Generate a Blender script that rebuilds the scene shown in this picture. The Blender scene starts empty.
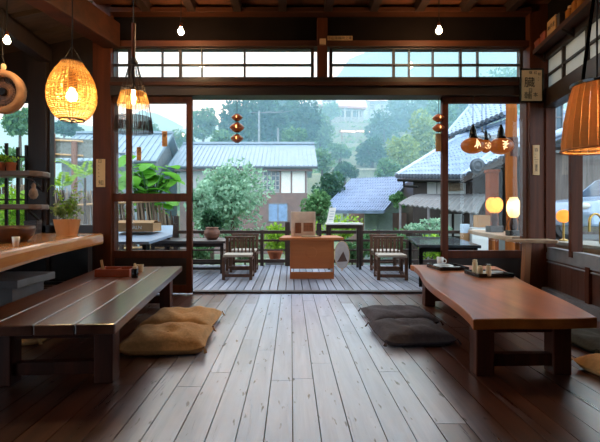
import bpy, math, random
import numpy as np
from mathutils import Vector, Matrix
random.seed(7)
PI = math.pi
sc = bpy.context.scene
COL = sc.collection
F, CX, HY, H = 420.0, 291.0, 213.0, 0.95      # lens in pixels, vanishing point, eye height (m)

def px(x, Y): return (x - CX) * Y / F
def pz(y, Y): return H + (HY - y) * Y / F
def P(x, y, Y): return Vector((px(x, Y), Y, pz(y, Y)))

# ------------------------------------------------------------------ materials
MATS = {}
def newmat(name):
    m = bpy.data.materials.new(name); m.use_nodes = True
    nt = m.node_tree; nt.nodes.clear()
    out = nt.nodes.new('ShaderNodeOutputMaterial')
    return m, nt, out
def nd(nt, t, **kw):
    n = nt.nodes.new(t)
    for k, v in kw.items():
        if k in n.inputs: n.inputs[k].default_value = v
        else: setattr(n, k, v)
    return n
def c4(c): return (c[0], c[1], c[2], 1.0)
def srgb(r, g, b):
    f = lambda v: (v / 255 / 12.92) if v / 255 <= 0.04045 else ((v / 255 + 0.055) / 1.055) ** 2.4
    return (f(r), f(g), f(b))
def ramp(nt, fac, stops):
    r = nt.nodes.new('ShaderNodeValToRGB')
    e = r.color_ramp.elements
    while len(e) > 1: e.remove(e[-1])
    e[0].position = stops[0][0]; e[0].color = c4(stops[0][1])
    for p, c in stops[1:]:
        k = e.new(p); k.color = c4(c)
    nt.links.new(fac, r.inputs[0]); return r
def plain(name, col, rough=0.6, metal=0.0, var=0.18, scale=6.0, bump=0.0, spec=0.5):
    if name in MATS: return MATS[name]
    m, nt, out = newmat(name)
    tc = nd(nt, 'ShaderNodeTexCoord')
    no = nd(nt, 'ShaderNodeTexNoise', Scale=scale, Detail=5.0)
    nt.links.new(tc.outputs['Object'], no.inputs['Vector'])
    r = ramp(nt, no.outputs[0], [(0.3, [max(0, v * (1 - var)) for v in col]), (0.7, [min(1, v * (1 + var)) for v in col])])
    b = nd(nt, 'ShaderNodeBsdfPrincipled', Roughness=rough, Metallic=metal)
    b.inputs['Specular IOR Level'].default_value = spec
    nt.links.new(r.outputs[0], b.inputs['Base Color'])
    if bump:
        bp = nd(nt, 'ShaderNodeBump', Strength=bump, Distance=0.01)
        nt.links.new(no.outputs[0], bp.inputs['Height']); nt.links.new(bp.outputs[0], b.inputs['Normal'])
    nt.links.new(b.outputs[0], out.inputs[0])
    MATS[name] = m; return m
def wood(name, dark, light, axis='Y', rough=0.4, scale=9.0, island=0.0, bump=0.15, spec=0.5, coat=0.0):
    """grain stretched along one axis; island = how much each board differs"""
    if name in MATS: return MATS[name]
    m, nt, out = newmat(name)
    tc = nd(nt, 'ShaderNodeTexCoord'); mp = nd(nt, 'ShaderNodeMapping')
    s = {'X': (0.08, 1, 1), 'Y': (1, 0.08, 1), 'Z': (1, 1, 0.08)}[axis]
    mp.inputs['Scale'].default_value = s
    nt.links.new(tc.outputs['Object'], mp.inputs['Vector'])
    geo = nd(nt, 'ShaderNodeNewGeometry')
    off = nd(nt, 'ShaderNodeVectorMath', operation='SCALE'); off.inputs[0].default_value = (13, 7, 9)
    nt.links.new(geo.outputs['Random Per Island'], off.inputs['Scale'])
    ad = nd(nt, 'ShaderNodeVectorMath', operation='ADD')
    nt.links.new(mp.outputs[0], ad.inputs[0]); nt.links.new(off.outputs[0], ad.inputs[1])
    no = nd(nt, 'ShaderNodeTexNoise', Scale=scale, Detail=8.0, Roughness=0.65, Distortion=0.6)
    nt.links.new(ad.outputs[0], no.inputs['Vector'])
    f = no.outputs[0]
    if island:
        mx = nd(nt, 'ShaderNodeMath', operation='MULTIPLY_ADD'); mx.inputs[1].default_value = island
        nt.links.new(geo.outputs['Random Per Island'], mx.inputs[0])
        sb = nd(nt, 'ShaderNodeMath', operation='SUBTRACT'); sb.inputs[1].default_value = island / 2
        nt.links.new(f, sb.inputs[0]); nt.links.new(sb.outputs[0], mx.inputs[2]); f = mx.outputs[0]
    r = ramp(nt, f, [(0.28, dark), (0.72, light)])
    b = nd(nt, 'ShaderNodeBsdfPrincipled', Roughness=rough)
    b.inputs['Specular IOR Level'].default_value = spec
    b.inputs['Coat Weight'].default_value = coat; b.inputs['Coat Roughness'].default_value = 0.2
    nt.links.new(r.outputs[0], b.inputs['Base Color'])
    bp = nd(nt, 'ShaderNodeBump', Strength=bump, Distance=0.004)
    nt.links.new(no.outputs[0], bp.inputs['Height']); nt.links.new(bp.outputs[0], b.inputs['Normal'])
    nt.links.new(b.outputs[0], out.inputs[0])
    MATS[name] = m; return m
def leafmat(name, a, b_, trans=0.35):
    if name in MATS: return MATS[name]
    m, nt, out = newmat(name)
    geo = nd(nt, 'ShaderNodeNewGeometry')
    r = ramp(nt, geo.outputs['Random Per Island'], [(0.0, a), (1.0, b_)])
    d = nd(nt, 'ShaderNodeBsdfPrincipled', Roughness=0.55); t = nd(nt, 'ShaderNodeBsdfTranslucent')
    d.inputs['Specular IOR Level'].default_value = 0.3
    nt.links.new(r.outputs[0], d.inputs['Base Color']); nt.links.new(r.outputs[0], t.inputs['Color'])
    mx = nd(nt, 'ShaderNodeMixShader'); mx.inputs[0].default_value = trans
    nt.links.new(d.outputs[0], mx.inputs[1]); nt.links.new(t.outputs[0], mx.inputs[2])
    nt.links.new(mx.outputs[0], out.inputs[0]); MATS[name] = m; return m
def emit(name, col, strength):
    if name in MATS: return MATS[name]
    m, nt, out = newmat(name)
    e = nd(nt, 'ShaderNodeEmission', Strength=strength); e.inputs[0].default_value = c4(col)
    nt.links.new(e.outputs[0], out.inputs[0]); MATS[name] = m; return m
def glass(name, tint=(0.94, 0.97, 0.97), ior=1.45, rough=0.0):
    if name in MATS: return MATS[name]
    m, nt, out = newmat(name)
    t = nd(nt, 'ShaderNodeBsdfTransparent'); t.inputs[0].default_value = c4(tint)
    g = nd(nt, 'ShaderNodeBsdfGlossy', Roughness=rough)
    fr = nd(nt, 'ShaderNodeFresnel', IOR=ior)
    mx = nd(nt, 'ShaderNodeMixShader')
    ge = nd(nt, 'ShaderNodeNewGeometry'); fm = nd(nt, 'ShaderNodeMath', operation='SUBTRACT'); fm.inputs[0].default_value = 1.0; nt.links.new(ge.outputs['Backfacing'], fm.inputs[1])
    fx = nd(nt, 'ShaderNodeMath', operation='MULTIPLY'); nt.links.new(fr.outputs[0], fx.inputs[0]); nt.links.new(fm.outputs[0], fx.inputs[1])
    nt.links.new(fx.outputs[0], mx.inputs[0]); nt.links.new(t.outputs[0], mx.inputs[1]); nt.links.new(g.outputs[0], mx.inputs[2])
    nt.links.new(mx.outputs[0], out.inputs[0]); MATS[name] = m; return m
def shade(name, col, trans=0.6):
    """thin woven cane or paper that lets lamp light through"""
    if name in MATS: return MATS[name]
    m, nt, out = newmat(name)
    geo = nd(nt, 'ShaderNodeNewGeometry')
    r = ramp(nt, geo.outputs['Random Per Island'], [(0, [v * 0.75 for v in col]), (1, [min(1, v * 1.2) for v in col])])
    d = nd(nt, 'ShaderNodeBsdfDiffuse'); t = nd(nt, 'ShaderNodeBsdfTranslucent')
    nt.links.new(r.outputs[0], d.inputs[0]); nt.links.new(r.outputs[0], t.inputs[0])
    mx = nd(nt, 'ShaderNodeMixShader'); mx.inputs[0].default_value = trans
    nt.links.new(d.outputs[0], mx.inputs[1]); nt.links.new(t.outputs[0], mx.inputs[2])
    nt.links.new(mx.outputs[0], out.inputs[0]); MATS[name] = m; return m

# ------------------------------------------------------------------ mesh builder
class MB:
    def __init__(s): s.v = []; s.f = []
    def add(s, vs, fs):
        o = len(s.v); s.v += [tuple(v) for v in vs]; s.f += [tuple(i + o for i in f) for f in fs]; return s
    def box(s, x0, x1, y0, y1, z0, z1):
        return s.add([(x0,y0,z0),(x1,y0,z0),(x1,y1,z0),(x0,y1,z0),(x0,y0,z1),(x1,y0,z1),(x1,y1,z1),(x0,y1,z1)],
                     [(3,2,1,0),(4,5,6,7),(0,1,5,4),(1,2,6,5),(2,3,7,6),(3,0,4,7)])
    def bar(s, a, b, w, h, up=(0, 0, 1)):
        """box beam from a to b, w wide, h high"""
        a, b = Vector(a), Vector(b); d = (b - a).normalized(); u = Vector(up)
        if abs(d.dot(u)) > 0.98: u = Vector((0, 1, 0))
        sx = d.cross(u).normalized() * (w / 2); su = sx.cross(d).normalized() * (h / 2)
        q = [a - sx - su, a + sx - su, a + sx + su, a - sx + su, b - sx - su, b + sx - su, b + sx + su, b - sx + su]
        return s.add(q, [(0,1,2,3),(7,6,5,4),(4,5,1,0),(5,6,2,1),(6,7,3,2),(7,4,0,3)])
    def prism(s, poly, z0, z1):
        n = len(poly)
        vs = [(p[0], p[1], z0) for p in poly] + [(p[0], p[1], z1) for p in poly]
        return s.add(vs, [tuple(range(n))[::-1], tuple(range(n, 2 * n))] + [(i, (i + 1) % n, n + (i + 1) % n, n + i) for i in range(n)])
    def slab(s, poly3, t):
        """thick sheet below a 3-D polygon"""
        n = len(poly3); p = [Vector(q) for q in poly3]
        nr = (p[1] - p[0]).cross(p[2] - p[0]).normalized()
        if nr.z < 0: nr = -nr
        vs = p + [q - nr * t for q in p]
        return s.add(vs, [tuple(range(n)), tuple(range(n, 2 * n))[::-1]] + [((i + 1) % n, i, n + i, n + (i + 1) % n) for i in range(n)])
    def tube(s, pts, r, n=8, cap=True):
        pts = [Vector(p) for p in pts]; m = len(pts)
        rs = r if isinstance(r, (list, tuple)) else [r] * m
        vs = []; prev = None
        for i, p in enumerate(pts):
            d = (pts[min(i + 1, m - 1)] - pts[max(i - 1, 0)]).normalized()
            u = prev if prev is not None else (Vector((1, 0, 0)) if abs(d.x) < 0.8 else Vector((0, 1, 0)))
            a = (u - d * u.dot(d)).normalized(); prev = a; b = d.cross(a)
            vs += [p + (a * math.cos(2 * PI * k / n) + b * math.sin(2 * PI * k / n)) * rs[i] for k in range(n)]
        fs = [(i * n + k, i * n + (k + 1) % n, (i + 1) * n + (k + 1) % n, (i + 1) * n + k) for i in range(m - 1) for k in range(n)]
        if cap: fs += [tuple(range(n))[::-1], tuple(range((m - 1) * n, m * n))]
        return s.add(vs, fs)
    def ring(s, c, R, r, n=32, m=6, axis='Z', sq=1.0):
        c = Vector(c); vs = []
        for i in range(n):
            a = 2 * PI * i / n
            for k in range(m):
                b = 2 * PI * k / m; q = R + r * math.cos(b); w = r * sq * math.sin(b)
                p = (q * math.cos(a), q * math.sin(a), w)
                if axis == 'Y': p = (p[0], p[2], p[1])
                if axis == 'X': p = (p[2], p[0], p[1])
                vs.append(c + Vector(p))
        return s.add(vs, [(i * m + k, ((i + 1) % n) * m + k, ((i + 1) % n) * m + (k + 1) % m, i * m + (k + 1) % m) for i in range(n) for k in range(m)])
    def lathe(s, prof, c=(0, 0, 0), n=24, axis='Z'):
        """profile of (radius, height)"""
        c = Vector(c); vs = []; m = len(prof)
        for r, z in prof:
            for k in range(n):
                a = 2 * PI * k / n; p = (r * math.cos(a), r * math.sin(a), z)
                if axis == 'Y': p = (p[0], -p[2], p[1])
                if axis == 'X': p = (p[2], p[0], p[1])
                vs.append(c + Vector(p))
        fs = [(i * n + k, i * n + (k + 1) % n, (i + 1) * n + (k + 1) % n, (i + 1) * n + k) for i in range(m - 1) for k in range(n)]
        if prof[0][0] > 1e-4: fs.append(tuple(range(n))[::-1])
        if prof[-1][0] > 1e-4: fs.append(tuple(range((m - 1) * n, m * n)))
        return s.add(vs, fs)
    def ball(s, c, rx, ry=None, rz=None, n=16, m=10):
        ry = ry or rx; rz = rz or rx; c = Vector(c)
        vs = [c + Vector((0, 0, -rz))]
        for i in range(1, m):
            t = PI * i / m
            vs += [c + Vector((rx * math.sin(t) * math.cos(2*PI*k/n), ry * math.sin(t) * math.sin(2*PI*k/n), -rz * math.cos(t))) for k in range(n)]
        vs.append(c + Vector((0, 0, rz)))
        fs = [(0, 1 + (k + 1) % n, 1 + k) for k in range(n)]
        for i in range(m - 2):
            a = 1 + i * n; fs += [(a + k, a + (k + 1) % n, a + n + (k + 1) % n, a + n + k) for k in range(n)]
        a = 1 + (m - 2) * n; fs += [(a + k, a + (k + 1) % n, len(vs) - 1) for k in range(n)]
        return s.add(vs, fs)

def obj(name, mb, mat, parent=None, world=True, bevel=0.0, smooth=False):
    """links the collected shape as ONE mesh; world = the numbers are world ones and are moved into the parent's frame"""
    me = bpy.data.meshes.new(name)
    vs = mb.v
    M = parent_matrix(parent)
    if parent is not None and world:
        Mi = M.inverted(); vs = [Mi @ Vector(v) for v in vs]
    me.from_pydata([tuple(v) for v in vs], [], mb.f); me.validate()
    if smooth:
        me.polygons.foreach_set('use_smooth', [True] * len(me.polygons))
    o = bpy.data.objects.new(name, me); COL.objects.link(o)
    me.materials.append(mat)
    if parent is not None: o.parent = parent
    if bevel:
        b = o.modifiers.new('Bevel', 'BEVEL'); b.width = bevel; b.segments = 2; b.limit_method = 'ANGLE'
    return o
def parent_matrix(p):
    M = Matrix.Identity(4)
    while p is not None:
        M = (Matrix.Translation(p.location) @ p.rotation_euler.to_matrix().to_4x4()) @ M; p = p.parent
    return M
def tag(o, label, cat, group=None, kind=None):
    o['label'] = label; o['category'] = cat
    if group: o['group'] = group
    if kind: o['kind'] = kind
    return o
def thing(name, label, cat, loc=(0, 0, 0), rotz=0.0, group=None):
    o = bpy.data.objects.new(name, None); COL.objects.link(o); o.empty_display_size = 0.1
    o.location = loc; o.rotation_euler = (0, 0, rotz)
    return tag(o, label, cat, group)
def struct(name, mb, mat, parent=None, label=None, cat=None, bevel=0.0):
    o = obj(name, mb, mat, parent, bevel=bevel); 
    if parent is None:
        o['kind'] = 'structure'
        if label: o['label'] = label; o['category'] = cat
    return o
def sroot(name, label, cat, loc=(0, 0, 0), rotz=0.0):
    o = thing(name, label, cat, loc, rotz); o['kind'] = 'structure'; return o
def dup(root, loc, rotz, label, group=None):
    r = root.copy(); COL.objects.link(r); r.location = loc; r.rotation_euler = (0, 0, rotz); r['label'] = label
    if group: r['group'] = group
    for ch in list(root.children):
        c = ch.copy(); COL.objects.link(c); c.parent = r
        for g in list(ch.children):
            d = g.copy(); COL.objects.link(d); d.parent = c
    return r
def lettering(txt, loc, size, mat, parent, name='lettering', rot=(PI/2, 0, 0), ext=0.0006, col=False):
    cu = bpy.data.curves.new(name, 'FONT'); cu.body = '\n'.join(txt) if col else txt
    cu.size = size; cu.extrude = ext; cu.align_x = 'CENTER'; cu.align_y = 'CENTER'; cu.space_line = 0.85 if col else 1.0
    cu.materials.append(mat)
    o = bpy.data.objects.new(name, cu); COL.objects.link(o)
    Mi = parent_matrix(parent).inverted()
    o.parent = parent; o.location = Mi @ Vector(loc); o.rotation_euler = rot
    return o

# leaves ------------------------------------------------------------
RNG = np.random.default_rng(11)
def leaf_mesh(name, pts, nrm, size, mat, parent, aspect=0.55, droop=0.0, jitter=0.9):
    n = len(pts)
    d = nrm + RNG.normal(0, jitter, (n, 3)); d /= np.linalg.norm(d, axis=1)[:, None] + 1e-9
    d[:, 2] -= droop; d /= np.linalg.norm(d, axis=1)[:, None] + 1e-9
    r = RNG.normal(0, 1, (n, 3)); a = np.cross(d, r); a /= np.linalg.norm(a, axis=1)[:, None] + 1e-9
    s = size * RNG.uniform(0.6, 1.35, n)[:, None]
    q = np.stack([pts - d * s * 0.5, pts + a * s * aspect * 0.5, pts + d * s * 0.5, pts - a * s * aspect * 0.5], 1).reshape(-1, 3)
    M = parent_matrix(parent).inverted()
    R = np.array(M.to_3x3()); t = np.array(M.translation); q = q @ R.T + t
    me = bpy.data.meshes.new(name)
    me.vertices.add(4 * n); me.vertices.foreach_set('co', q.astype(np.float32).ravel())
    me.loops.add(4 * n); me.loops.foreach_set('vertex_index', np.arange(4 * n, dtype=np.int32))
    me.polygons.add(n); me.polygons.foreach_set('loop_start', np.arange(0, 4 * n, 4, dtype=np.int32))
    me.update(calc_edges=True); me.validate()
    o = bpy.data.objects.new(name, me); COL.objects.link(o); me.materials.append(mat)
    if parent is not None: o.parent = parent
    return o
def crown_points(c, rad, n, lumps=14, fill=0.35, shape='round'):
    c = np.array(c, float); rad = np.array(rad, float)
    u = RNG.normal(0, 1, (lumps, 3)); u /= np.linalg.norm(u, axis=1)[:, None]
    if shape == 'cone': 
        h = RNG.uniform(-0.9, 0.9, lumps); u[:, 2] = h; u[:, :2] *= ((1 - h) / 1.6)[:, None]
    if shape == 'layer':
        h = np.round(RNG.uniform(-0.9, 0.9, lumps) * 3) / 3; u[:, 2] = h; u[:, :2] *= 0.95
    lc = c + u * rad * RNG.uniform(0.45, 0.75, (lumps, 1))
    lr = rad * RNG.uniform(0.32, 0.55, (lumps, 1))
    if shape == 'layer': lr[:, 2] *= 0.35
    if shape == 'cone': lr *= 0.8
    k = RNG.integers(0, lumps, n)
    w = RNG.normal(0, 1, (n, 3)); w /= np.linalg.norm(w, axis=1)[:, None]
    rr = np.where(RNG.uniform(0, 1, n) < fill, RNG.uniform(0.4, 1, n), RNG.uniform(0.92, 1.05, n))[:, None]
    return lc[k] + w * lr[k] * rr, w
def tree(name, label, xc, yc, Y, rpx, rpy, mat, n=1800, leaf=0.16, ground=-1.2, group=None, lumps=16, shape='round', aspect=0.55, trunk=0.05, droop=0.0, depth=None):
    c = P(xc, yc, Y); rx = rpx * Y / F; rz = rpy * Y / F
    t = thing(name, label, 'tree' if 'tree' in name else 'bush', (c.x, c.y, ground), 0, group)
    p, w = crown_points(c, (rx, depth or rx * 0.8, rz), n, lumps, 0.35, shape)
    leaf_mesh('crown', p, w, leaf, mat, t, aspect, droop)
    b = MB(); top = c.z + rz * 0.5
    b.tube([(c.x, c.y, ground), (c.x + 0.02 * rx, c.y, (ground + c.z) / 2), (c.x, c.y, top)], [trunk * 1.3 + rx*0.03, trunk + rx*0.02, trunk * 0.4], 7)
    for k in range(5):
        a = 2 * PI * k / 5; b.tube([(c.x, c.y, c.z - rz * 0.4), (c.x + rx * 0.5 * math.cos(a), c.y + rx * 0.4 * math.sin(a), c.z + rz * 0.25)], [trunk * 0.6, trunk * 0.2], 5)
    obj('trunk', b, M_bark, t)
    return t

# ------------------------------------------------------------------ palette
M_dark   = wood('dark timber', srgb(26, 17, 14), srgb(52, 33, 25), 'Z', 0.5)
M_darkx  = wood('dark timber across', srgb(22, 13, 10), srgb(48, 28, 19), 'X', 0.45)
M_red    = wood('reddish timber upright', srgb(56, 26, 15), srgb(96, 47, 26), 'Z', 0.5, spec=0.2)
M_redx   = wood('reddish timber across', srgb(42, 20, 12), srgb(80, 41, 23), 'X', 0.5, spec=0.25)
M_plaster= plain('dark sooted plaster', srgb(20, 13, 11), 0.95, var=0.25, scale=3, spec=0.08)
M_ceil   = wood('ceiling boards', srgb(60, 32, 17), srgb(112, 62, 33), 'Y', 0.6, island=0.4)
M_ceildk = wood('sooted ceiling boards', srgb(44, 32, 26), srgb(84, 62, 48), 'X', 0.7, island=0.3)
M_deck   = wood('weathered deck boards', srgb(116, 118, 130), srgb(164, 166, 180), 'Y', 0.45, island=0.35, scale=7)
M_rail   = wood('dark stained railing timber', srgb(38, 26, 22), srgb(70, 48, 38), 'X', 0.5)
M_table  = wood('dark lacquered table wood', srgb(66, 36, 26), srgb(116, 68, 48), 'Y', 0.3, scale=6, island=0.35, coat=0.7)
M_table2 = wood('honey lacquered table wood', srgb(122, 58, 20), srgb(184, 102, 42), 'Y', 0.35, scale=5, coat=0.22, spec=0.25)
M_tleg   = wood('table leg wood', srgb(46, 20, 12), srgb(92, 42, 24), 'Z', 0.5, spec=0.3)
M_count  = wood('live edge counter wood', srgb(186, 108, 50), srgb(236, 164, 92), 'Y', 0.25, scale=3.5, coat=0.6)
M_slab   = wood('pale live edge slab', srgb(130, 98, 74), srgb(186, 150, 116), 'Y', 0.45, scale=5)
M_desk   = wood('orange stained desk wood', srgb(168, 88, 40), srgb(212, 128, 70), 'X', 0.35, scale=4)
M_chair  = wood('brown chair wood', srgb(62, 40, 30), srgb(116, 78, 56), 'Z', 0.5)
M_seat   = wood('pale chair seat wood', srgb(160, 144, 128), srgb(206, 192, 178), 'X', 0.45)
M_log    = wood('peeled log', srgb(104, 52, 18), srgb(176, 98, 44), 'Z', 0.7, scale=5, spec=0.1)
M_bark   = plain('bark', srgb(84, 70, 58), 0.9, var=0.35, scale=12)
M_iron   = plain('blackened iron', srgb(22, 20, 20), 0.45, 0.6, 0.2)
M_black  = plain('black lacquer', srgb(16, 14, 14), 0.2, var=0.2)
M_cord   = plain('dark flex', srgb(28, 20, 16), 0.6)
M_brass  = plain('brass', srgb(186, 150, 84), 0.3, 0.9)
M_white  = plain('white glazed ceramic', srgb(222, 220, 214), 0.25, var=0.05)
M_cream  = plain('cream paper', srgb(214, 186, 146), 0.8, var=0.08)
M_paper  = plain('white paper', srgb(228, 228, 222), 0.8, var=0.05)
M_plaque = wood('pale plaque wood', srgb(176, 130, 86), srgb(214, 170, 120), 'Z', 0.6)
M_ink    = plain('black ink', srgb(24, 18, 16), 0.7)
M_terra  = plain('terracotta', srgb(176, 92, 54), 0.75, var=0.15)
M_tan    = plain('tan linen', srgb(192, 142, 90), 0.9, var=0.14, scale=40, bump=0.3)
M_char   = plain('charcoal cotton', srgb(68, 58, 62), 0.9, var=0.2, scale=40, bump=0.3)
M_olive  = plain('dark olive cotton', srgb(48, 44, 34), 0.9, var=0.2, scale=40, bump=0.3)
M_glass  = glass('window glass')
M_bulb   = emit('hot bulb', (1.0, 0.68, 0.34), 520)
M_bulbS  = emit('warm filament bulb', (1.0, 0.72, 0.38), 190)
M_glow   = emit('amber glow', (1.0, 0.5, 0.16), 3)
M_cane   = shade('woven cane', srgb(250, 204, 128), .6)
M_grey   = plain('grey painted board', srgb(120, 116, 118), 0.6)
M_bluegrey = plain('blue grey sheet metal', srgb(150, 164, 186), 0.4, 0.1, 0.1, 2)
M_card   = plain('brown cardboard', srgb(168, 124, 82), 0.85, var=0.08)
M_wall_w = plain('white render', srgb(172, 172, 172), 0.9, var=0.08, scale=2)
M_mortar = plain('brown rendered wall', srgb(122, 96, 88), 0.9, var=0.15, scale=3)
M_tile   = plain('silvery roof tile', srgb(164, 178, 200), 0.4, 0.0, 0.16, 3)
M_tiledk = plain('dark tile end', srgb(70, 76, 84), 0.5)
M_metalroof = plain('pale metal roofing', srgb(136, 152, 166), 0.45, 0.0, 0.08, 2)
M_greyroof = plain('grey slate roofing', srgb(128, 144, 172), 0.5, 0.0, 0.2, 4)
M_awning = plain('grey corrugated sheet', srgb(100, 98, 98), 0.5, 0.1, 0.15, 5)
M_L = {
 'dark':  leafmat('dark evergreen leaves', srgb(40, 78, 58), srgb(76, 118, 82)),
 'mid':   leafmat('mid green leaves', srgb(68, 112, 72), srgb(118, 160, 104)),
 'pale':  leafmat('pale silvery leaves', srgb(108, 150, 124), srgb(174, 208, 178)),
 'lime':  leafmat('lime green leaves', srgb(96, 150, 30), srgb(180, 214, 70)),
 'bamboo':leafmat('bamboo leaves', srgb(112, 142, 78), srgb(168, 188, 116)),
 'banana':leafmat('broad tropical leaves', srgb(70, 140, 40), srgb(140, 200, 80), 0.45),
 'grass': leafmat('meadow grass', srgb(86, 128, 60), srgb(140, 172, 90)),
 'straw': leafmat('dry brushwood', srgb(96, 78, 62), srgb(164, 138, 110), 0.05),
}
# =================================================================== THE SETTING
YW = 4.9
# floor: separate planks running to the deck
b = MB(); x = -4.2; rr = random.Random(3)
while x < 3.3:
    w = rr.uniform(0.115, 0.15); y = -1.6; off = rr.uniform(0.5, 2.6)
    ys = [-1.6] + [v for v in (off - 1.0, off + 1.3, off + 3.2) if -1.2 < v < 4.6] + [4.93]
    for i in range(len(ys) - 1):
        b.box(x, x + w - 0.005, ys[i] + 0.0015, ys[i + 1] - 0.0015, -0.03, rr.uniform(-0.0015, 0.0))
    x += w
def floor_mat():
    m, nt, out = newmat('varnished floor planks with sky tint')
    L = nt.links
    tc = nd(nt, 'ShaderNodeTexCoord'); geo = nd(nt, 'ShaderNodeNewGeometry')
    mp = nd(nt, 'ShaderNodeMapping'); mp.inputs['Scale'].default_value = (1, 0.07, 1); L.new(tc.outputs['Object'], mp.inputs[0])
    off = nd(nt, 'ShaderNodeVectorMath', operation='SCALE'); off.inputs[0].default_value = (17, 5, 3); L.new(geo.outputs['Random Per Island'], off.inputs['Scale'])
    ad = nd(nt, 'ShaderNodeVectorMath', operation='ADD'); L.new(mp.outputs[0], ad.inputs[0]); L.new(off.outputs[0], ad.inputs[1])
    g = nd(nt, 'ShaderNodeTexNoise', Scale=14.0, Detail=8.0, Roughness=0.65, Distortion=0.8); L.new(ad.outputs[0], g.inputs['Vector'])
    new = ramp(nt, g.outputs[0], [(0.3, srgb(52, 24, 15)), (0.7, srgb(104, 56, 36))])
    worn_sky_tint = ramp(nt, g.outputs[0], [(0.25, srgb(178, 184, 208)), (0.7, srgb(228, 233, 252))])
    # trodden aisle: lost stain plus sky reflection coloured in, ragged plank by plank
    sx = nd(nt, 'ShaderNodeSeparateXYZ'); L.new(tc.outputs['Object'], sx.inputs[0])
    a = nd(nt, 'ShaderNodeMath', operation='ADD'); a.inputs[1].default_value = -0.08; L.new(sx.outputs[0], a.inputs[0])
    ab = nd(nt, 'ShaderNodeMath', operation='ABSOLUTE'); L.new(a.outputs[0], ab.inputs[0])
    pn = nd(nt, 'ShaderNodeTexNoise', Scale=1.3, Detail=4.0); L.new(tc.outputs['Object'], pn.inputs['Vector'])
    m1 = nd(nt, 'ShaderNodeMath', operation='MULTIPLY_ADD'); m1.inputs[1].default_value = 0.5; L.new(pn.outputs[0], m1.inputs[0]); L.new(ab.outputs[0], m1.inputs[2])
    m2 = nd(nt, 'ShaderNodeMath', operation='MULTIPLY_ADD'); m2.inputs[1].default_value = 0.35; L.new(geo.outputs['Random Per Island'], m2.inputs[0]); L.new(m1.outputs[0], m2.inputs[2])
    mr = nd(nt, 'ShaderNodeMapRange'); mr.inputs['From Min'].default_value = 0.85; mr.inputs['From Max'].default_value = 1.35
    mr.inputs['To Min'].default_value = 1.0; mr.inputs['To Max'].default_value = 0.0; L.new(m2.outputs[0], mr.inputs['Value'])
    mx = nd(nt, 'ShaderNodeMix', data_type='RGBA'); L.new(mr.outputs[0], mx.inputs['Factor']); L.new(new.outputs[0], mx.inputs[6]); L.new(worn_sky_tint.outputs[0], mx.inputs[7])
    # dark knots, scuffs and nail heads
    vo = nd(nt, 'ShaderNodeTexNoise', Scale=26.0, Detail=2.0); mp2 = nd(nt, 'ShaderNodeMapping'); mp2.inputs['Scale'].default_value = (1, 0.25, 1)
    L.new(tc.outputs['Object'], mp2.inputs[0]); L.new(mp2.outputs[0], vo.inputs['Vector'])
    kn = ramp(nt, vo.outputs[0], [(0.66, (0, 0, 0)), (0.72, (1, 1, 1))])
    mk = nd(nt, 'ShaderNodeMix', data_type='RGBA'); L.new(kn.outputs[0], mk.inputs['Factor']); L.new(mx.outputs[2], mk.inputs[6]); mk.inputs[7].default_value = c4(srgb(56, 40, 34))
    p = nd(nt, 'ShaderNodeBsdfPrincipled'); L.new(mk.outputs[2], p.inputs['Base Color'])
    rg = nd(nt, 'ShaderNodeMapRange'); rg.inputs['To Min'].default_value = 0.2; rg.inputs['To Max'].default_value = 0.42; L.new(g.outputs[0], rg.inputs['Value']); L.new(rg.outputs[0], p.inputs['Roughness'])
    p.inputs['Specular IOR Level'].default_value = 0.6; p.inputs['Coat Weight'].default_value = 0.7; p.inputs['Coat Roughness'].default_value = 0.22
    bp = nd(nt, 'ShaderNodeBump', Strength=0.12, Distance=0.004); L.new(g.outputs[0], bp.inputs['Height']); L.new(bp.outputs[0], p.inputs['Normal'])
    L.new(p.outputs[0], out.inputs[0]); return m
struct('floor', b, floor_mat(), label='wide weathered wooden floorboards with painted-in sky sheen running out towards the deck', cat='floor')
struct('floor_base', MB().box(-4.2, 3.3, -1.6, 4.95, -0.12, -0.031), M_dark)

# back wall -----------------------------------------------------------
def bx(x0, x1, y0, y1, Yf, Yb, mb=None):
    """box from pixel extents on the wall plane"""
    mb = mb or MB()
    return mb.box(px(x0, YW), px(x1, YW), Yf, Yb, pz(y1, YW), pz(y0, YW))
ZT = 3.36
struct('wall_back', MB().box(px(113, YW), px(527, YW), 4.93, 5.02, 2.93, ZT), M_plaster, label='dark sooty wall band above the row of transom panes', cat='wall')
w = MB(); w.box(-4.1, -2.287, 4.93, 5.02, 2.26, ZT); w.box(-4.1, -2.077, 4.93, 5.02, -0.05, 0.66)
struct('wall_side_garden', w, M_dark, label='dark boarded wall below and above the garden windows', cat='wall')
struct('wall_left', MB().box(-4.2, -4.1, -1.6, -1.4, -.1, ZT + .1).box(-4.2, -4.1, 2.4, 5.02, -.1, ZT + .1).box(-4.2, -4.1, -1.4, 2.4, -.1, .4).box(-4.2, -4.1, -1.4, 2.4, 2.4, ZT + .1), M_plaster)  # unseen window opening added so daylight reaches the floor and table legs
struct('wall_front', MB().box(-4.2, 3.3, -1.7, -1.6, -0.1, ZT + .1), M_plaster)
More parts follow.
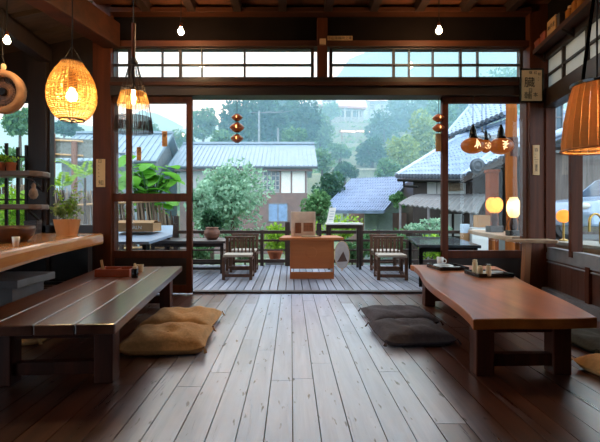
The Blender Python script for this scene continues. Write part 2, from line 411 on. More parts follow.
for n, (x0, x1, y0, y1, yf, yb, m, lab) in enumerate([
    (30, 48, 20, 293, 4.86, 5.04, M_dark, 'near-black square post between the two garden windows'),
    (95, 113, 0, 293, 4.84, 5.06, M_red, 'reddish timber post carrying the pale paper strip'),
    (527, 545, 0, 293, 4.84, 5.06, M_red, 'dark reddish corner post carrying the narrow wooden name strip'),
    (317, 327, 20, 79, 4.84, 4.93, M_red, 'short reddish upright between the two transom windows'),
    (113, 527, 79, 97, 4.82, 5.04, M_darkx, 'heavy dark lintel beam above the wide opening'),
    (113, 527, 84.5, 88, 4.795, 4.82, M_redx, 'thin reddish ledge along the lintel beam'),
    (113, 527, 42, 48, 4.85, 5.03, M_redx, 'reddish rail running above the transom panes'),
    (113, 527, 11, 16, 4.80, 4.93, M_redx, 'thin reddish beam just under the ceiling'),
    (192, 440, 292, 294.6, 4.935, 5.03, M_dark, 'dark sliding track across the threshold'),
    (48, 95, 101, 108, 4.88, 5.03, M_dark, 'dark head rail above the window with the planter'),
    (35, 95, 225, 236, 4.86, 5.03, M_darkx, 'dark sill behind the live edge counter'),
], 1):
    struct('trim_%d' % n, bx(x0, x1, y0, y1, yf, yb), m, label=lab, cat='timber', bevel=0.004)
# transom windows
def transom(nm, x0, x1, mull, lab):
    r = sroot(nm, lab, 'window', (px((x0 + x1) / 2, YW), YW, pz(79, YW)))
    f = MB(); bx(x0, x1, 46, 49, 4.9, 4.97, f); bx(x0, x1, 78, 81, 4.9, 4.97, f); bx(x0 - 3, x0, 46, 81, 4.9, 4.97, f); bx(x1, x1 + 3, 46, 81, 4.9, 4.97, f)
    struct('window_frame', f, M_dark, r)
    for i, mm in enumerate(mull):
        struct('muntin', bx(mm[0], mm[1], 48, 79, 4.91, 4.96), M_dark, r)
    struct('muntin', bx(x0, x1, 63.4, 65, 4.912, 4.958), M_dark, r)
    struct('pane', bx(x0, x1, 48, 79, 4.932, 4.938), M_glass, r)
transom('window_1', 113.6, 311, [(127.5, 130.5), (161, 162.3), (178.6, 181.2), (200.8, 202), (243.5, 245.3)], 'long transom window behind the caged bamboo pendant')
transom('window_2', 332.5, 520, [(393, 395.3), (409, 410.3), (433, 434.3), (460.5, 462.3), (478, 479.2)], 'long transom window beside the paper calligraphy sign')
# sliding doors
def slide_door(nm, x0, x1, st, mulls, lab, midrail):
    r = sroot(nm, lab, 'door', (px((x0 + x1) / 2, YW), YW, 0.0))
    f = MB()
    bx(x0, x0 + st[0], 97, 293, 4.89, 4.95, f); bx(x1 - st[1], x1, 97, 293, 4.89, 4.95, f)
    bx(x0, x1, 96, 103, 4.893, 4.947, f)
    bx(x0, x1, 250.5, 258, 4.893, 4.947, f); bx(x0, x1, 285, 293, 4.893, 4.947, f)
    if midrail: bx(x0, x1, 193.5, 201.5, 4.893, 4.947, f)
    struct('door_frame', f, M_red, r)
    struct('lower_panel', bx(x0 + st[0], x1 - st[1], 257, 286, 4.91, 4.935), M_dark, r)
    for m0, m1 in mulls: struct('mullion', bx(m0, m1, 102, 251, 4.897, 4.943), M_red, r)
    struct('pane', bx(x0 + st[0], x1 - st[1], 103, 251, 4.917, 4.923), M_glass, r)
slide_door('door_1', 107, 192, (7, 5.5), [(126, 131)], 'sliding glazed door in reddish timber with two paper tags on its glass', True)
slide_door('door_2', 442, 529, (6, 3), [], 'sliding glazed door in dark timber behind the glowing carved lanterns', False)
# garden windows in the back wall
r = sroot('window_3', 'window onto the brushwood fence, behind the planter on the counter', 'window', (px(71, YW), YW, .72))
f = MB(); bx(48, 50, 106, 226, 4.9, 4.97, f); bx(93.5, 95, 106, 226, 4.9, 4.97, f); struct('window_frame', f, M_dark, r)
struct('pane', bx(50, 93.5, 106, 226, 4.932, 4.938), M_glass, r)
r = sroot('window_4', 'lattice window behind the plank shelves', 'window', (px(10, YW), YW, .72))
f = MB(); bx(-60, 30, 86, 91, 4.9, 4.97, f); bx(-60, 30, 226, 232, 4.9, 4.97, f); struct('window_frame', f, M_dark, r)
for xx, top in ((-40, 90), (-24, 90), (-9, 90), (4.5, 143), (16, 147), (24.5, 145)):
    struct('muntin', bx(xx, xx + 2.6, top, 226, 4.90, 4.925), M_dark, r)
for yy in (156, 199): struct('muntin', bx(-60, 30, yy, yy + 1.5, 4.905, 4.922), M_dark, r)
struct('pane', bx(-60, 30, 91, 226, 4.942, 4.948), M_glass, r)

# right wall, slightly skewed ------------------------------------------
A = Vector((2.97, 4.9, 0)); ang = math.atan2(-0.9859, -0.1676)
rw = sroot('wall_right', 'skewed side wall of glazed sliding panels and dark wainscot', 'wall', A, ang)   # local +x runs towards the camera, local -y... into the room is +y? 
def RB(s0, s1, t0, t1, z0, z1, mb=None):
    mb = mb or MB(); return mb.box(s0, s1, t0, t1, z0, z1)
def rpart(name, mb, m, parent=None, bevel=0): return obj(name, mb, m, parent or rw, world=False, bevel=bevel)
# local frame: x along the wall to the camera; y = left-hand normal (pointing to outside is +y when x points to -Y)
rpart('solid_wall', RB(1.9, 7.0, 0, .1, 0, ZT + .1), M_plaster)
rpart('upper_wall', RB(0, 1.9, 0, .1, 2.8, ZT + .1), M_plaster)
rpart('base_sill', RB(0, 1.9, -.07, .1, 0.0, .1), M_grey, bevel=.004)
f = MB(); RB(0, 1.9, -.02, .06, .42, .56, f); RB(0, 1.9, -.015, .06, .385, .40, f); rpart('dado_rail', f, M_grey, bevel=.004)
f = MB()
for k in range(15): RB(k * .125, k * .125 + .121, .0, .04, .1, .42, f)
rpart('wainscot', f, wood('wainscot boards', srgb(64, 38, 30), srgb(100, 62, 50), 'Z', 0.35))
for s in (.02, .62, .94, 1.52): rpart('stile', RB(s, s + .07, -.03, .07, .1 if s > .9 else .5, 2.2 if s != .94 else .44), M_red)
rpart('head_rail', RB(0, 1.9, -.05, .1, 2.16, 2.36), M_darkx)
rpart('upper_rail', RB(0, 1.9, -.03, .1, 2.72, 2.82), M_darkx)
rpart('pane', RB(.02, 1.9, .02, .026, .56, 2.16), M_glass)
f = MB()
for s in (.0, .42, .9, 1.4, 1.86): RB(s, s + .03, -.01, .06, 2.36, 2.72, f)
RB(0, 1.9, -.008, .055, 2.53, 2.55, f); rpart('shoji_lattice', f, M_dark)
rpart('shoji_paper', RB(.03, 1.88, .02, .024, 2.36, 2.72), shade('shoji paper', (.62, .62, .6), .5))

# ceiling ---------------------------------------------------------------
struct('ceiling', MB().box(-2.25, 3.4, -1.7, 5.02, ZT, ZT + .06), M_ceil, label='reddish board ceiling laid on dark joists', cat='ceiling')
lt = MB()
lt.slab([(-4.2, -1.7, 2.66), (-2.2, -1.7, 3.1), (-2.2, 5.0, 3.1), (-4.2, 5.0, 2.66)], .03)
struct('ceiling_slope', lt, M_ceildk, label='sooty sloping lean-to ceiling over the counter', cat='ceiling')
n = 12
for X in np.arange(-1.7, 3.2, 0.52):
    struct('trim_%d' % n, MB().box(X, X + .09, -1.6, 4.92, ZT - .11, ZT + .0), M_dark, label='dark ceiling joist running towards the deck', cat='joist'); n += 1
for Y in (4.62, 4.22, 3.82, 3.42, 3.02, 2.62, 2.22):
    struct('trim_%d' % n, MB().bar((-4.15, Y, 2.64), (-2.2, Y, 3.055), .05, .07), M_ceildk, label='thin rafter under the sloping lean-to ceiling', cat='rafter'); n += 1
big = MB(); big.bar((-2.06, 4.85, 2.99), (-2.62, 2.3, 2.99), .2, .28)
struct('trim_%d' % n, big, M_redx, label='big reddish beam running from the tag post towards the viewer', cat='beam', bevel=.01); n += 1
big = MB(); big.bar((-2.86, 4.9, 2.79), (-2.7, 2.0, 2.79), .14, .18)
struct('trim_%d' % n, big, M_dark, label='sooty beam under the lean-to rafters near the bare bulb', cat='beam', bevel=.01); n += 1

struct('added_shade_eave', MB().box(-5.0, 4.2, 4.9, 5.7, 3.43, 3.5), M_ceil, label='unseen board eave added above the transom to shade the deck posts', cat='eave')  # added overhang, keeps sky light off the posts outside
# deck --------------------------------------------------------------------
b = MB(); x = -6.0; rr = random.Random(5)
while x < 5.2:
    w = 0.108; b.box(x, x + w - .013, 5.05, 7.95, -.06, -.03 + rr.uniform(-.002, 0)); x += w
struct('deck_floor', b, M_deck, label='weathered grey boards of the outdoor deck', cat='deck')
struct('deck_base', MB().box(-6.0, 5.2, 5.03, 7.95, -.2, -.075), M_dark)

# =================================================================== INDOOR FURNITURE
def low_table(name, label, FL, FR, BR, BL, z, th, mat, wavy=False, us=(.15, .86), group=None):
    """planked top over leg frames at both ends; corners in world x, y"""
    FL, FR, BR, BL = [Vector((p[0], p[1], 0)) for p in (FL, FR, BR, BL)]
    c = (FL + FR + BR + BL) / 4
    t = thing(name, label, 'table', (c.x, c.y, 0), 0, group)
    b = MB(); n = 1 if wavy else 4
    for k in range(n):
        a, d = k / n, (k + 1) / n
        g = .003 if k else 0
        l0, r0 = FL.lerp(FR, a + g), FL.lerp(FR, d); l1, r1 = BL.lerp(BR, a + g), BL.lerp(BR, d)
        if not wavy: b.prism([l0, r0, r1, l1], z - th, z)
    if wavy:
        poly = []
        for i in range(15):
            u = i / 14; p = FL.lerp(FR, u); poly.append((p.x, p.y + .008 * math.sin(7 * u)))
        for i in range(1, 20):
            u = i / 20; p = FR.lerp(BR, u); poly.append((p.x + .012 * math.sin(9 * u), p.y))
        for i in range(15):
            u = i / 14; p = BR.lerp(BL, u); poly.append((p.x, p.y + .05 * math.sin(PI * u)))
        for i in range(1, 20):
            u = i / 20; p = BL.lerp(FL, u); poly.append((p.x + .03 * math.sin(8 * u + .6) * (1 - u * .5), p.y))
        b.prism(poly, z - th, z)
    obj('tabletop', b, mat, t, bevel=.008)
    def at(u, v): 
        return FL.lerp(FR, u).lerp(BL.lerp(BR, u), v)
    wl = .105; L = (BL - FL).length; W = (FR - FL).length
    legs = []
    for v in (.10, .88):
        for u in us:
            p = at(u, v); q = at(u, v + .09 / L)
            m = MB().bar((p.x, p.y, 0), (p.x, p.y, z - th), wl, .1, up=(0, 1, 0))
            obj('leg', m, M_tleg, t, bevel=.006)
        a, d = at(us[0], v), at(us[1], v)
        obj('apron', MB().bar((a.x, a.y, z - th - .035), (d.x, d.y, z - th - .035), .07, .07), M_tleg, t)
        obj('stretcher', MB().bar((a.x, a.y, .085), (d.x, d.y, .085), .06, .07), M_tleg, t, bevel=.004)
    return t
low_table('low_table', 'long low plank table in dark lacquered wood holding the red tray and small sauce bottle',
          (-1.72, 2.1), (-.905, 2.16), (-1.17, 4.52), (-2.0, 4.4), .38, .055, M_table, us=(.2, .86))
low_table('low_table', 'long low honey lacquered table with wavy live edge holding two black trays',
          (.975, 2.25), (1.675, 2.29), (2.19, 4.5), (1.31, 4.62), .38, .06, M_table2, wavy=True, us=(.17, .81))

# live edge counter
t = thing('counter', 'thick honey coloured live edge counter slab along the garden windows', 'counter', (-2.6, 3.7, 0))
poly = [(-4.08, 4.82), (-4.08, 1.5)]
for i in range(0, 25):
    u = i / 24; X = -1.5 + (-2.13 + 1.5) * u; Y = 1.5 + (4.72 - 1.5) * u
    poly.append((X + .035 * math.sin(6.3 * u + 1) , Y))
poly += [(-2.2, 4.82)]
obj('counter_top', MB().prism(poly, .60, .72), M_count, t, bevel=.03)
sl = MB(); 
obj('leg', MB().bar((-2.25, 4.6, 0), (-2.25, 4.6, .6), .1, .1, up=(0, 1, 0)), M_dark, t)
obj('leg', MB().bar((-3.4, 4.6, 0), (-3.4, 4.6, .6), .1, .1, up=(0, 1, 0)), M_dark, t)
obj('leg', MB().bar((-2.35, 1.9, 0), (-2.35, 1.9, .6), .1, .1, up=(0, 1, 0)), M_dark, t)
obj('cross_rail', MB().bar((-3.4, 4.6, .16), (-2.25, 4.6, .16), .05, .08), M_dark, t)
# beneath the counter
t = thing('storage_bench', 'grey painted bench standing under the live edge counter', 'bench', (-2.5, 3.4, 0))
obj('bench_top', MB().box(-3.1, -2.02, 3.1, 3.6, .39, .45), M_grey, t, bevel=.006)
for X in (-2.98, -2.14):
    obj('leg', MB().box(X - .05, X + .05, 3.15, 3.55, 0, .39), M_grey, t)
t = thing('slatted_rack', 'low brown slatted rack on the floor under the counter', 'rack', (-2.5, 4.1, 0))
f = MB()
for k in range(6): f.box(-3.2, -2.1, 3.72 + k * .12, 3.80 + k * .12, .17, .2)
obj('slats', f, M_chair, t)
for X in (-3.1, -2.6, -2.15): obj('runner', MB().box(X - .03, X + .03, 3.7, 4.42, 0, .17), M_dark, t)

# cushions
def cushion(name, label, x0, x1, y0, y1, th, mat, seed, rot=0.0, z=0.0, group=None, tilt=0.0):
    n = 22; hx, hy = (x1 - x0) / 2, (y1 - y0) / 2
    t = thing(name, label, 'cushion', ((x0 + x1) / 2, (y0 + y1) / 2, z), rot, group)
    rr = random.Random(seed); ph = [rr.uniform(0, 6) for _ in range(6)]
    top, bot = [], []
    for j in range(n + 1):
        for i in range(n + 1):
            u, v = i / n * 2 - 1, j / n * 2 - 1
            pin = 1 - .05 * (1 - abs(u) ** 2) * abs(v) ** 4 ; pin2 = 1 - .05 * (1 - abs(v) ** 2) * abs(u) ** 4
            X, Y = u * hx * pin2, v * hy * pin
            e = max(0, (1 - u ** 4)) ** .5 * max(0, (1 - v ** 4)) ** .5
            h = e * (1 - .35 * math.exp(-(u * u + v * v) * 14))
            h *= 1 + .09 * math.sin(5 * u + ph[0]) * math.sin(4 * v + ph[1]) + .06 * math.sin(11 * u + 7 * v + ph[2])
            cr = .03 * (abs(u * v)) ** 6
            top.append((X, Y, th * (.32 + .68 * h) + cr + tilt * v * hy)); bot.append((X, Y, th * .32 * (1 - min(1, e * 1.6)) + cr + max(0, tilt * v * hy)))
    k = (n + 1) ** 2
    fs = [(j * (n + 1) + i, j * (n + 1) + i + 1, (j + 1) * (n + 1) + i + 1, (j + 1) * (n + 1) + i) for j in range(n) for i in range(n)]
    per = [i for i in range(n + 1)] + [j * (n + 1) + n for j in range(1, n + 1)] + [n * (n + 1) + i for i in range(n - 1, -1, -1)] + [j * (n + 1) for j in range(n - 1, 0, -1)]
    m = MB(); m.add(top + bot, fs + [tuple(q + k for q in f[::-1]) for f in fs] + [(per[a], k + per[a], k + per[(a + 1) % len(per)], per[(a + 1) % len(per)]) for a in range(len(per))])
    obj('cover', m, mat, t, world=False, smooth=True)
    obj('tuft', MB().ball((0, 0, th * .72), .016, .016, .012, 8, 6), mat, t, world=False)
    for sx in (-1, 1):
        for sy in (-1, 1):
            e = MB()
            for q in range(4):
                a = math.atan2(sy, sx) + (q - 1.5) * .25
                e.tube([(sx * hx * .97, sy * hy * .97, th * .33 + .02), (sx * hx * .97 + .026 * math.cos(a), sy * hy * .97 + .026 * math.sin(a), th * .2)], .004, 5)
            obj('tassel', e, mat, t, world=False)
    return t
g = 'floor cushions'
cushion('floor_cushion', 'tan floor cushion nearest the viewer, in front of another tan cushion', -1.17, -.585, 2.76, 3.26, .13, M_tan, 1, .06)
cushion('floor_cushion', 'tan floor cushion lying just behind another tan cushion, nearer the deck', -1.2, -.62, 3.28, 3.8, .13, M_tan, 2, -.04)
cushion('floor_cushion', 'charcoal floor cushion nearest the viewer, beside the wavy edged table', .64, 1.17, 2.95, 3.45, .115, M_char, 3, .08)
cushion('floor_cushion', 'charcoal floor cushion behind the other charcoal one, nearer the deck', .66, 1.24, 3.47, 3.98, .105, M_char, 4, .05)
cushion('floor_cushion', 'flat dark olive cushion by the wainscot beyond the wavy table', 2.0, 2.46, 2.75, 3.2, .1, M_olive, 5)
cushion('floor_cushion', 'tan cushion cut off by the picture edge under the side wall', 1.76, 2.3, 2.25, 2.65, .1, M_tan, 6, .2)
cushion('floor_cushion', 'tan cushion half hidden behind the legs of the dark plank table', -2.42, -1.8, 2.95, 3.4, .1, M_tan, 7, .1)

# things on the dark table
t = thing('serving_tray', 'red lacquered open box tray with a stick standing in it', 'tray', (-1.6, 3.88, .38))
x0, x1, y0, y1 = -1.75, -1.44, 3.74, 3.96
obj('tray_base', MB().box(x0, x1, y0, y1, .381, .392), plain('red lacquer', srgb(150, 66, 34), .35), t)
for q in ((x0, x1, y0, y0 + .012), (x0, x1, y1 - .012, y1), (x0, x0 + .012, y0 + .012, y1 - .012), (x1 - .012, x1, y0 + .012, y1 - .012)):
    obj('tray_side', MB().box(*q, .392, .447), MATS['red lacquer'], t, bevel=.002)
obj('divider', MB().box(-1.6, -1.59, y0 + .012, y1 - .012, .392, .435), MATS['red lacquer'], t)
tag(obj('wooden_spatula', MB().bar((-1.71, 3.84, .393), (-1.735, 3.84, .52), .022, .006), M_plaque), 'flat pale wooden stick standing upright in the red tray', 'utensil')
t = thing('sauce_bottle', 'small dark sauce bottle with a cream cap on the plank table', 'bottle', (-1.375, 3.7, .38))
obj('bottle_body', MB().lathe([(.028, 0), (.03, .01), (.03, .07), (.024, .08)], (0, 0, .001), 16), M_black, t, world=False, smooth=True)
obj('cap', MB().lathe([(.02, 0), (.02, .018), (.011, .024), (.011, .042), (.004, .046)], (0, 0, .081), 14), M_cream, t, world=False)
t = thing('paper_cup', 'small cream cup behind the dark sauce bottle', 'cup', (-1.46, 4.06, .38))
obj('cup_body', MB().lathe([(.026, .0), (.034, .07), (.031, .07), (.024, .006), (0, .006)], (0, 0, .001), 18), M_cream, t, world=False)

# things on the honey table
def tray(label, cx, cy, w, d, rot):
    t = thing('lacquer_tray', label, 'tray', (cx, cy, .38), rot)
    obj('tray_base', MB().box(-w/2, w/2, -d/2, d/2, .002, .014), M_black, t, world=False)
    for q in ((-w/2, w/2, -d/2, -d/2 + .012), (-w/2, w/2, d/2 - .012, d/2), (-w/2, -w/2 + .012, -d/2 + .012, d/2 - .012), (w/2 - .012, w/2, -d/2 + .012, d/2 - .012)):
        obj('rim', MB().box(*q, .014, .036), M_black, t, world=False, bevel=.002)
    return t
tray('black lacquer tray holding a white plate ring, farther along the wavy table', 1.6, 4.3, .3, .32, .1)
tray('black lacquer tray with two cream shakers beside it, nearer on the wavy table', 1.8, 3.83, .32, .28, .05)
t = thing('round_plate', 'white ringed plate lying in the farther black tray', 'plate', (1.57, 4.33, .395))
obj('rim', MB().ring((0, 0, .014), .085, .014, 28, 8, sq=.6), M_white, t, world=False, smooth=True)
obj('well', MB().lathe([(.085, .0), (.085, .006), (0, .006)], (0, 0, .001), 28), M_black, t, world=False)
for i, (X, Y, l, lab) in enumerate([(1.64, 4.2, .11, 'small white dish lying at the front of the farther black tray'), (1.86, 3.88, .17, 'long white dish lying in the nearer black tray'), (1.76, 3.76, .12, 'short white dish beside the shakers in the nearer tray')]):
    t = thing('small_dish', lab, 'dish', (X, Y, .3945), .1)
    obj('dish_base', MB().box(-l/2 + .006, l/2 - .006, -.026, .026, 0, .006), M_white, t, world=False)
    obj('dish_rim', MB().bar((-l/2, -.03, .01), (l/2, -.03, .01), .01, .014).bar((-l/2, .03, .01), (l/2, .03, .01), .01, .014).bar((-l/2, -.03, .01), (-l/2, .03, .01), .01, .014).bar((l/2, -.03, .01), (l/2, .03, .01), .01, .014), M_white, t, world=False)
def shaker(label, X, Y, h, dark=False):
    t = thing('shaker', label, 'shaker', (X, Y, .3945))
    obj('shaker_body', MB().lathe([(.021, 0), (.023, .01), (.023, h * .8), (.018, h * .9)], n=16), M_cream, t, world=False, smooth=True)
    obj('cap', MB().lathe([(.019, h * .9), (.019, h), (.008, h * 1.03)], n=14), M_black if dark else M_cream, t, world=False)
shaker('cream shaker, shorter of two at the edge of the nearer black tray', 1.685, 3.74, .085)
shaker('cream shaker with black cap at the edge of the nearer tray', 1.74, 3.70, .105, True)
shaker('slim tall cream bottle behind the pair of shakers', 1.69, 3.86, .125)
t = thing('white_mug', 'white mug at the deck end of the wavy edged table', 'mug', (1.62, 4.56, .38))
obj('mug_body', MB().lathe([(.03, .0), (.036, .09), (.032, .09), (.026, .008), (0, .008)], (0, 0, .001), 20), M_white, t, world=False, smooth=True)
obj('handle', MB().ring((.044, 0, .048), .022, .005, 16, 6, 'Y'), M_white, t, world=False)

# things on the counter
t = thing('wooden_bowl', 'broad dark turned wooden bowl on the live edge counter', 'bowl', (-2.2, 3.3, .72))
obj('bowl_body', MB().lathe([(.1, .0), (.115, .012), (.155, .05), (.17, .1), (.165, .125), (.15, .118), (.145, .08), (.1, .03), (0, .026)], (0, 0, .001), 32), wood('turned bowl', srgb(56, 32, 22), srgb(104, 64, 42), 'X', .35), t, world=False, smooth=True)
obj('rim_band', MB().ring((0, 0, .122), .158, .008, 32, 6), M_chair, t, world=False)
t = thing('small_cup', 'small white cup beside the dark wooden bowl', 'cup', (-1.9, 2.9, .72))
obj('cup_body', MB().lathe([(.018, .0), (.025, .065), (.022, .065), (.016, .006), (0, .006)], (0, 0, .001), 18), M_white, t, world=False, smooth=True)
t = thing('tea_caddy', 'dark box at the back of the counter by the black post', 'box', (px(33, 4.6), 4.6, .72))
obj('box_body', MB().box(-.07, .07, -.05, .05, .001, .12), M_grey if False else plain('dark grey tin', srgb(58, 50, 50), .45), t, world=False, bevel=.005)
obj('lid', MB().box(-.073, .073, -.053, .053, .12, .145), MATS['dark grey tin'], t, world=False, bevel=.004)
pc = (px(67, 4.3), 4.3)
t = thing('potted_plant', 'leafy green plant in a round terracotta planter on the counter end', 'plant', (pc[0], pc[1], .72))
obj('planter', MB().lathe([(.095, 0), (.125, .15), (.128, .165), (.112, .165), (.1, .13), (0, .13)], (0, 0, .001), 30), wood('planter wood', srgb(180, 116, 66), srgb(216, 156, 100), 'Z', .6), t, world=False, smooth=False)
obj('soil', MB().lathe([(.105, .13), (.1, .145), (0, .15)], n=20), plain('soil', srgb(48, 36, 28), .95), t, world=False)
p, w = crown_points((0, 0, .28), (.15, .13, .13), 420, 10); p[:, 2] = np.maximum(p[:, 2], .12)
leaf_mesh('foliage', p + np.array([pc[0], pc[1], .72]), w, .045, M_L['bamboo'], t, .5, .2)
def frond(b, base, d, L, up, n=14, w=.06):
    base = Vector(base); d = Vector(d).normalized(); pts = []
    for i in range(n):
        u = i / (n - 1); pts.append(base + d * L * u * .8 + Vector((0, 0, up * math.sin(u * 2.1))))
    b.tube(pts, [.004 * (1 - .7 * i / n) for i in range(n)], 5)
    sd = d.cross(Vector((0, 0, 1))).normalized()
    for i in range(2, n):
        tdir = (pts[i] - pts[i - 1]).normalized(); ll = w * (1.3 - i / n)
        for sg in (-1, 1):
            q = pts[i] + (sd * sg + tdir * .8).normalized() * ll + Vector((0, 0, -ll * .25)); m2 = (pts[i] + q) / 2
            b.add([pts[i], m2 + tdir * ll * .16 + Vector((0, 0, ll * .05)), q, m2 - tdir * ll * .16 + Vector((0, 0, ll * .05))], [(0, 1, 2, 3)])
f = MB()
for d, L, up in (((.9, -.3, 0), .3, .3), ((-.7, -.2, 0), .22, .36), ((.3, .6, 0), .24, .42), ((1, .3, 0), .26, .24), ((-.3, -.8, 0), .2, .3)):
    frond(f, (0, 0, .15), d, L, up)
obj('frond', f, M_L['lime'], t, world=False)

# shelves in the lattice window
def plank_shelf(label, z, x1, th):
    t = thing('plank_shelf', label, 'shelf', (-3.3, 4.68, z))
    poly = [(-4.08, 4.54), (x1 - .09, 4.54), (x1 - .03, 4.57), (x1, 4.63), (x1, 4.75), (x1 - .02, 4.82), (-4.08, 4.82)]
    obj('board', MB().prism(poly, z - th, z), wood('grey brown shelf plank', srgb(92, 72, 62), srgb(142, 116, 100), 'X', .4), t, bevel=.012)
    for X in (-3.95, x1 - .14):
        obj('bracket', MB().bar((X, 4.6, z - th), (X, 4.85, z - th - .14), .025, .02).bar((X, 4.845, z - th - .16), (X, 4.845, z - th), .025, .02), M_dark, t)
    return t
plank_shelf('rounded plank shelf with small terracotta pots across the lattice window', 1.41, px(41, 4.6), .06)
plank_shelf('lower rounded plank shelf above the counter bowl', 1.045, px(40, 4.6), .055)
for X, lab, m in ((px(11, 4.68), 'small square terracotta pot on the upper plank shelf', M_terra), (px(0, 4.68), 'small terracotta pot with a seedling on the upper plank shelf', M_terra)):
    t = thing('flower_pot', lab, 'pot', (X, 4.68, 1.41))
    obj('pot_body', MB().lathe([(.042, 0), (.052, .085), (.056, .085), (.056, .1), (.046, .1), (.04, .07), (0, .07)], (0, 0, .001), 22), m, t, world=False)
    p, w = crown_points((X, 4.68, 1.56), (.07, .06, .06), 90, 6); leaf_mesh('foliage', p, w, .035, M_L['lime'], t, .5)
    obj('stem', MB().tube([(0, 0, .07), (0.005, 0, .15)], .004, 6), M_L['mid'], t, world=False)
t = thing('hanging_gourd', 'mottled white and brown gourd hanging below the plank shelf', 'ornament', (px(33.5, 4.66), 4.66, 1.2))
obj('gourd_body', MB().lathe([(.0, -.1), (.03, -.09), (.048, -.05), (.04, 0), (.02, .03), (.026, .055), (.012, .08), (.004, .09)], n=18), plain('mottled gourd', srgb(160, 128, 104), .5, var=.5, scale=18), t, world=False, smooth=True)
obj('cord', MB().tube([(0, 0, .085), (0, 0, .15)], .003, 5), M_cord, t, world=False)

# corner ledge by the side wall
t = thing('corner_ledge', 'small live edge ledge on one leg in front of the corner post', 'ledge', (2.75, 4.6, 0))
obj('ledge_top', MB().prism([(2.42, 4.74), (2.5, 4.6), (2.62, 4.5), (2.82, 4.44), (2.865, 4.50), (2.895, 4.74)], .625, .66), M_slab, t, bevel=.008)
obj('leg', MB().bar((2.585, 4.66, 0), (2.62, 4.66, .625), .07, .07, up=(0, 1, 0)), wood('pale leg', srgb(130, 78, 48), srgb(176, 116, 76), 'Z', .4), t, bevel=.006)

# ------------------------------------------------------------------ signs
def plaque(name, label, cat, x0, x1, y0, y1, Y, mat, th=.012):
    t = thing(name, label, cat, (px((x0+x1)/2, Y), Y, pz(y1, Y)))
    obj('board', MB().box(px(x0, Y), px(x1, Y), Y, Y + th, pz(y1, Y), pz(y0, Y)), mat, t, bevel=.002)
    return t
def write(t, chars, x, y, size_px, Y, name='lettering', col=False, mat=None):
    return lettering(chars, (px(x, Y), Y - .001, pz(y, Y)), size_px * Y / F, mat or M_ink, t, name, col=col)
Y = 4.76
t = plaque('paper_sign', 'framed white paper sign with brushed black calligraphy beside the corner post', 'sign', 521, 542, 70, 101, Y, M_cream)
obj('sign_frame', MB().box(px(519.5, Y), px(521, Y), Y - .006, Y + .016, pz(102.5, Y), pz(68.5, Y)).box(px(542, Y), px(543.5, Y), Y - .006, Y + .016, pz(102.5, Y), pz(68.5, Y))
    .box(px(521, Y), px(542, Y), Y - .006, Y + .016, pz(70, Y), pz(68.5, Y)).box(px(521, Y), px(542, Y), Y - .006, Y + .016, pz(102.5, Y), pz(101, Y)), M_black, t)
write(t, '臓', 529.5, 83, 11, Y); write(t, '輔', 528, 96, 8, Y); write(t, '日', 530.5, 90.5, 4.5, Y); write(t, '本', 535.5, 95, 5, Y)
write(t, '福', 530.5, 72.8, 3.4, Y); write(t, '紅', 535.5, 73, 3.4, Y); write(t, ['松', '、', '、'], 539.3, 77, 3.2, Y, col=True)
Y = 4.827
t = plaque('name_strip', 'narrow upright wooden strip of small characters on the dark corner post', 'sign', 533, 539.6, 145, 175, Y, M_plaque)
write(t, ['百', '、', '、', '一', '二', '本', '女'], 536.3, 160, 3.9, Y, col=True)
t = plaque('paper_strip', 'upright pale strip with a column of black characters on the reddish post', 'sign', 96, 105, 159, 187, Y, M_cream, .008)
write(t, ['日', '、', '、', '、', '、'], 100, 168.5, 4.2, Y, col=True); write(t, '知', 101, 183, 5.4, Y)
Y = 4.832
t = plaque('name_board', 'small horizontal board of dark characters on the wall above the transom windows', 'sign', 327, 352.5, 35.8, 41, Y + .07, M_plaque, .012)
write(t, '不山永嶋時之庵', 339.8, 38.3, 3.5, Y + .07)
t = thing('wall_hook_block', 'small square wooden block beside the horizontal name board', 'block', (px(322.5, 4.82), 4.82, pz(44, 4.82)))
obj('block_face', MB().box(px(319.7, 4.82), px(325.8, 4.82), 4.805, 4.838, pz(44.5, 4.82), pz(39, 4.82)), M_plaque, t, bevel=.002)
Y = 4.905
t = plaque('paper_tag', 'orange paper tag stuck higher on the sliding door glass', 'tag', 162, 167.2, 131, 146.5, Y, plain('orange paper', srgb(206, 150, 92), .8), .004)
write(t, ['二', '山', '、', '一', '小'], 164.8, 138.8, 3.0, Y, col=True)
t = plaque('paper_tag', 'orange paper tag stuck lower on the sliding door glass', 'tag', 136.6, 141.2, 147, 160.5, Y, MATS['orange paper'], .004)
write(t, ['日', '子', '一'], 139, 152, 3.2, Y, col=True)

# ------------------------------------------------------------------ lamps
def bulb_shape(r):
    return [(0, -r), (r * .5, -r * .86), (r * .87, -r * .5), (r, 0), (r * .87, r * .5), (r * .55, r * 1.05), (r * .38, r * 1.5), (r * .36, r * 1.7)]
def bare_bulb(label, x, y, Y, r, top):
    c = P(x, y, Y); t = thing('pendant_bulb', label, 'bulb', c)
    obj('bulb', MB().lathe(bulb_shape(r), n=18), M_bulb, t, world=False, smooth=True)
    obj('socket', MB().lathe([(r * .45, r * 1.65), (r * .5, r * 2), (r * .42, r * 3), (r * .2, r * 3.3)], n=14), M_red, t, world=False)
    obj('cord', MB().tube([(0, 0, r * 3.2), (0, 0, top - c.z)], .005, 6), M_cord, t, world=False)
bare_bulb('bare glowing bulb on a long flex under the sooty lean-to ceiling', 7, 41, 3.3, .024, 2.93)
bare_bulb('bare glowing bulb hanging before the dark wall beside the caged conical pendant', 181, 32, 4.4, .03, ZT)
bare_bulb('bare glowing bulb hanging above the sliding door with the carved lanterns', 439, 31, 4.4, .03, ZT)

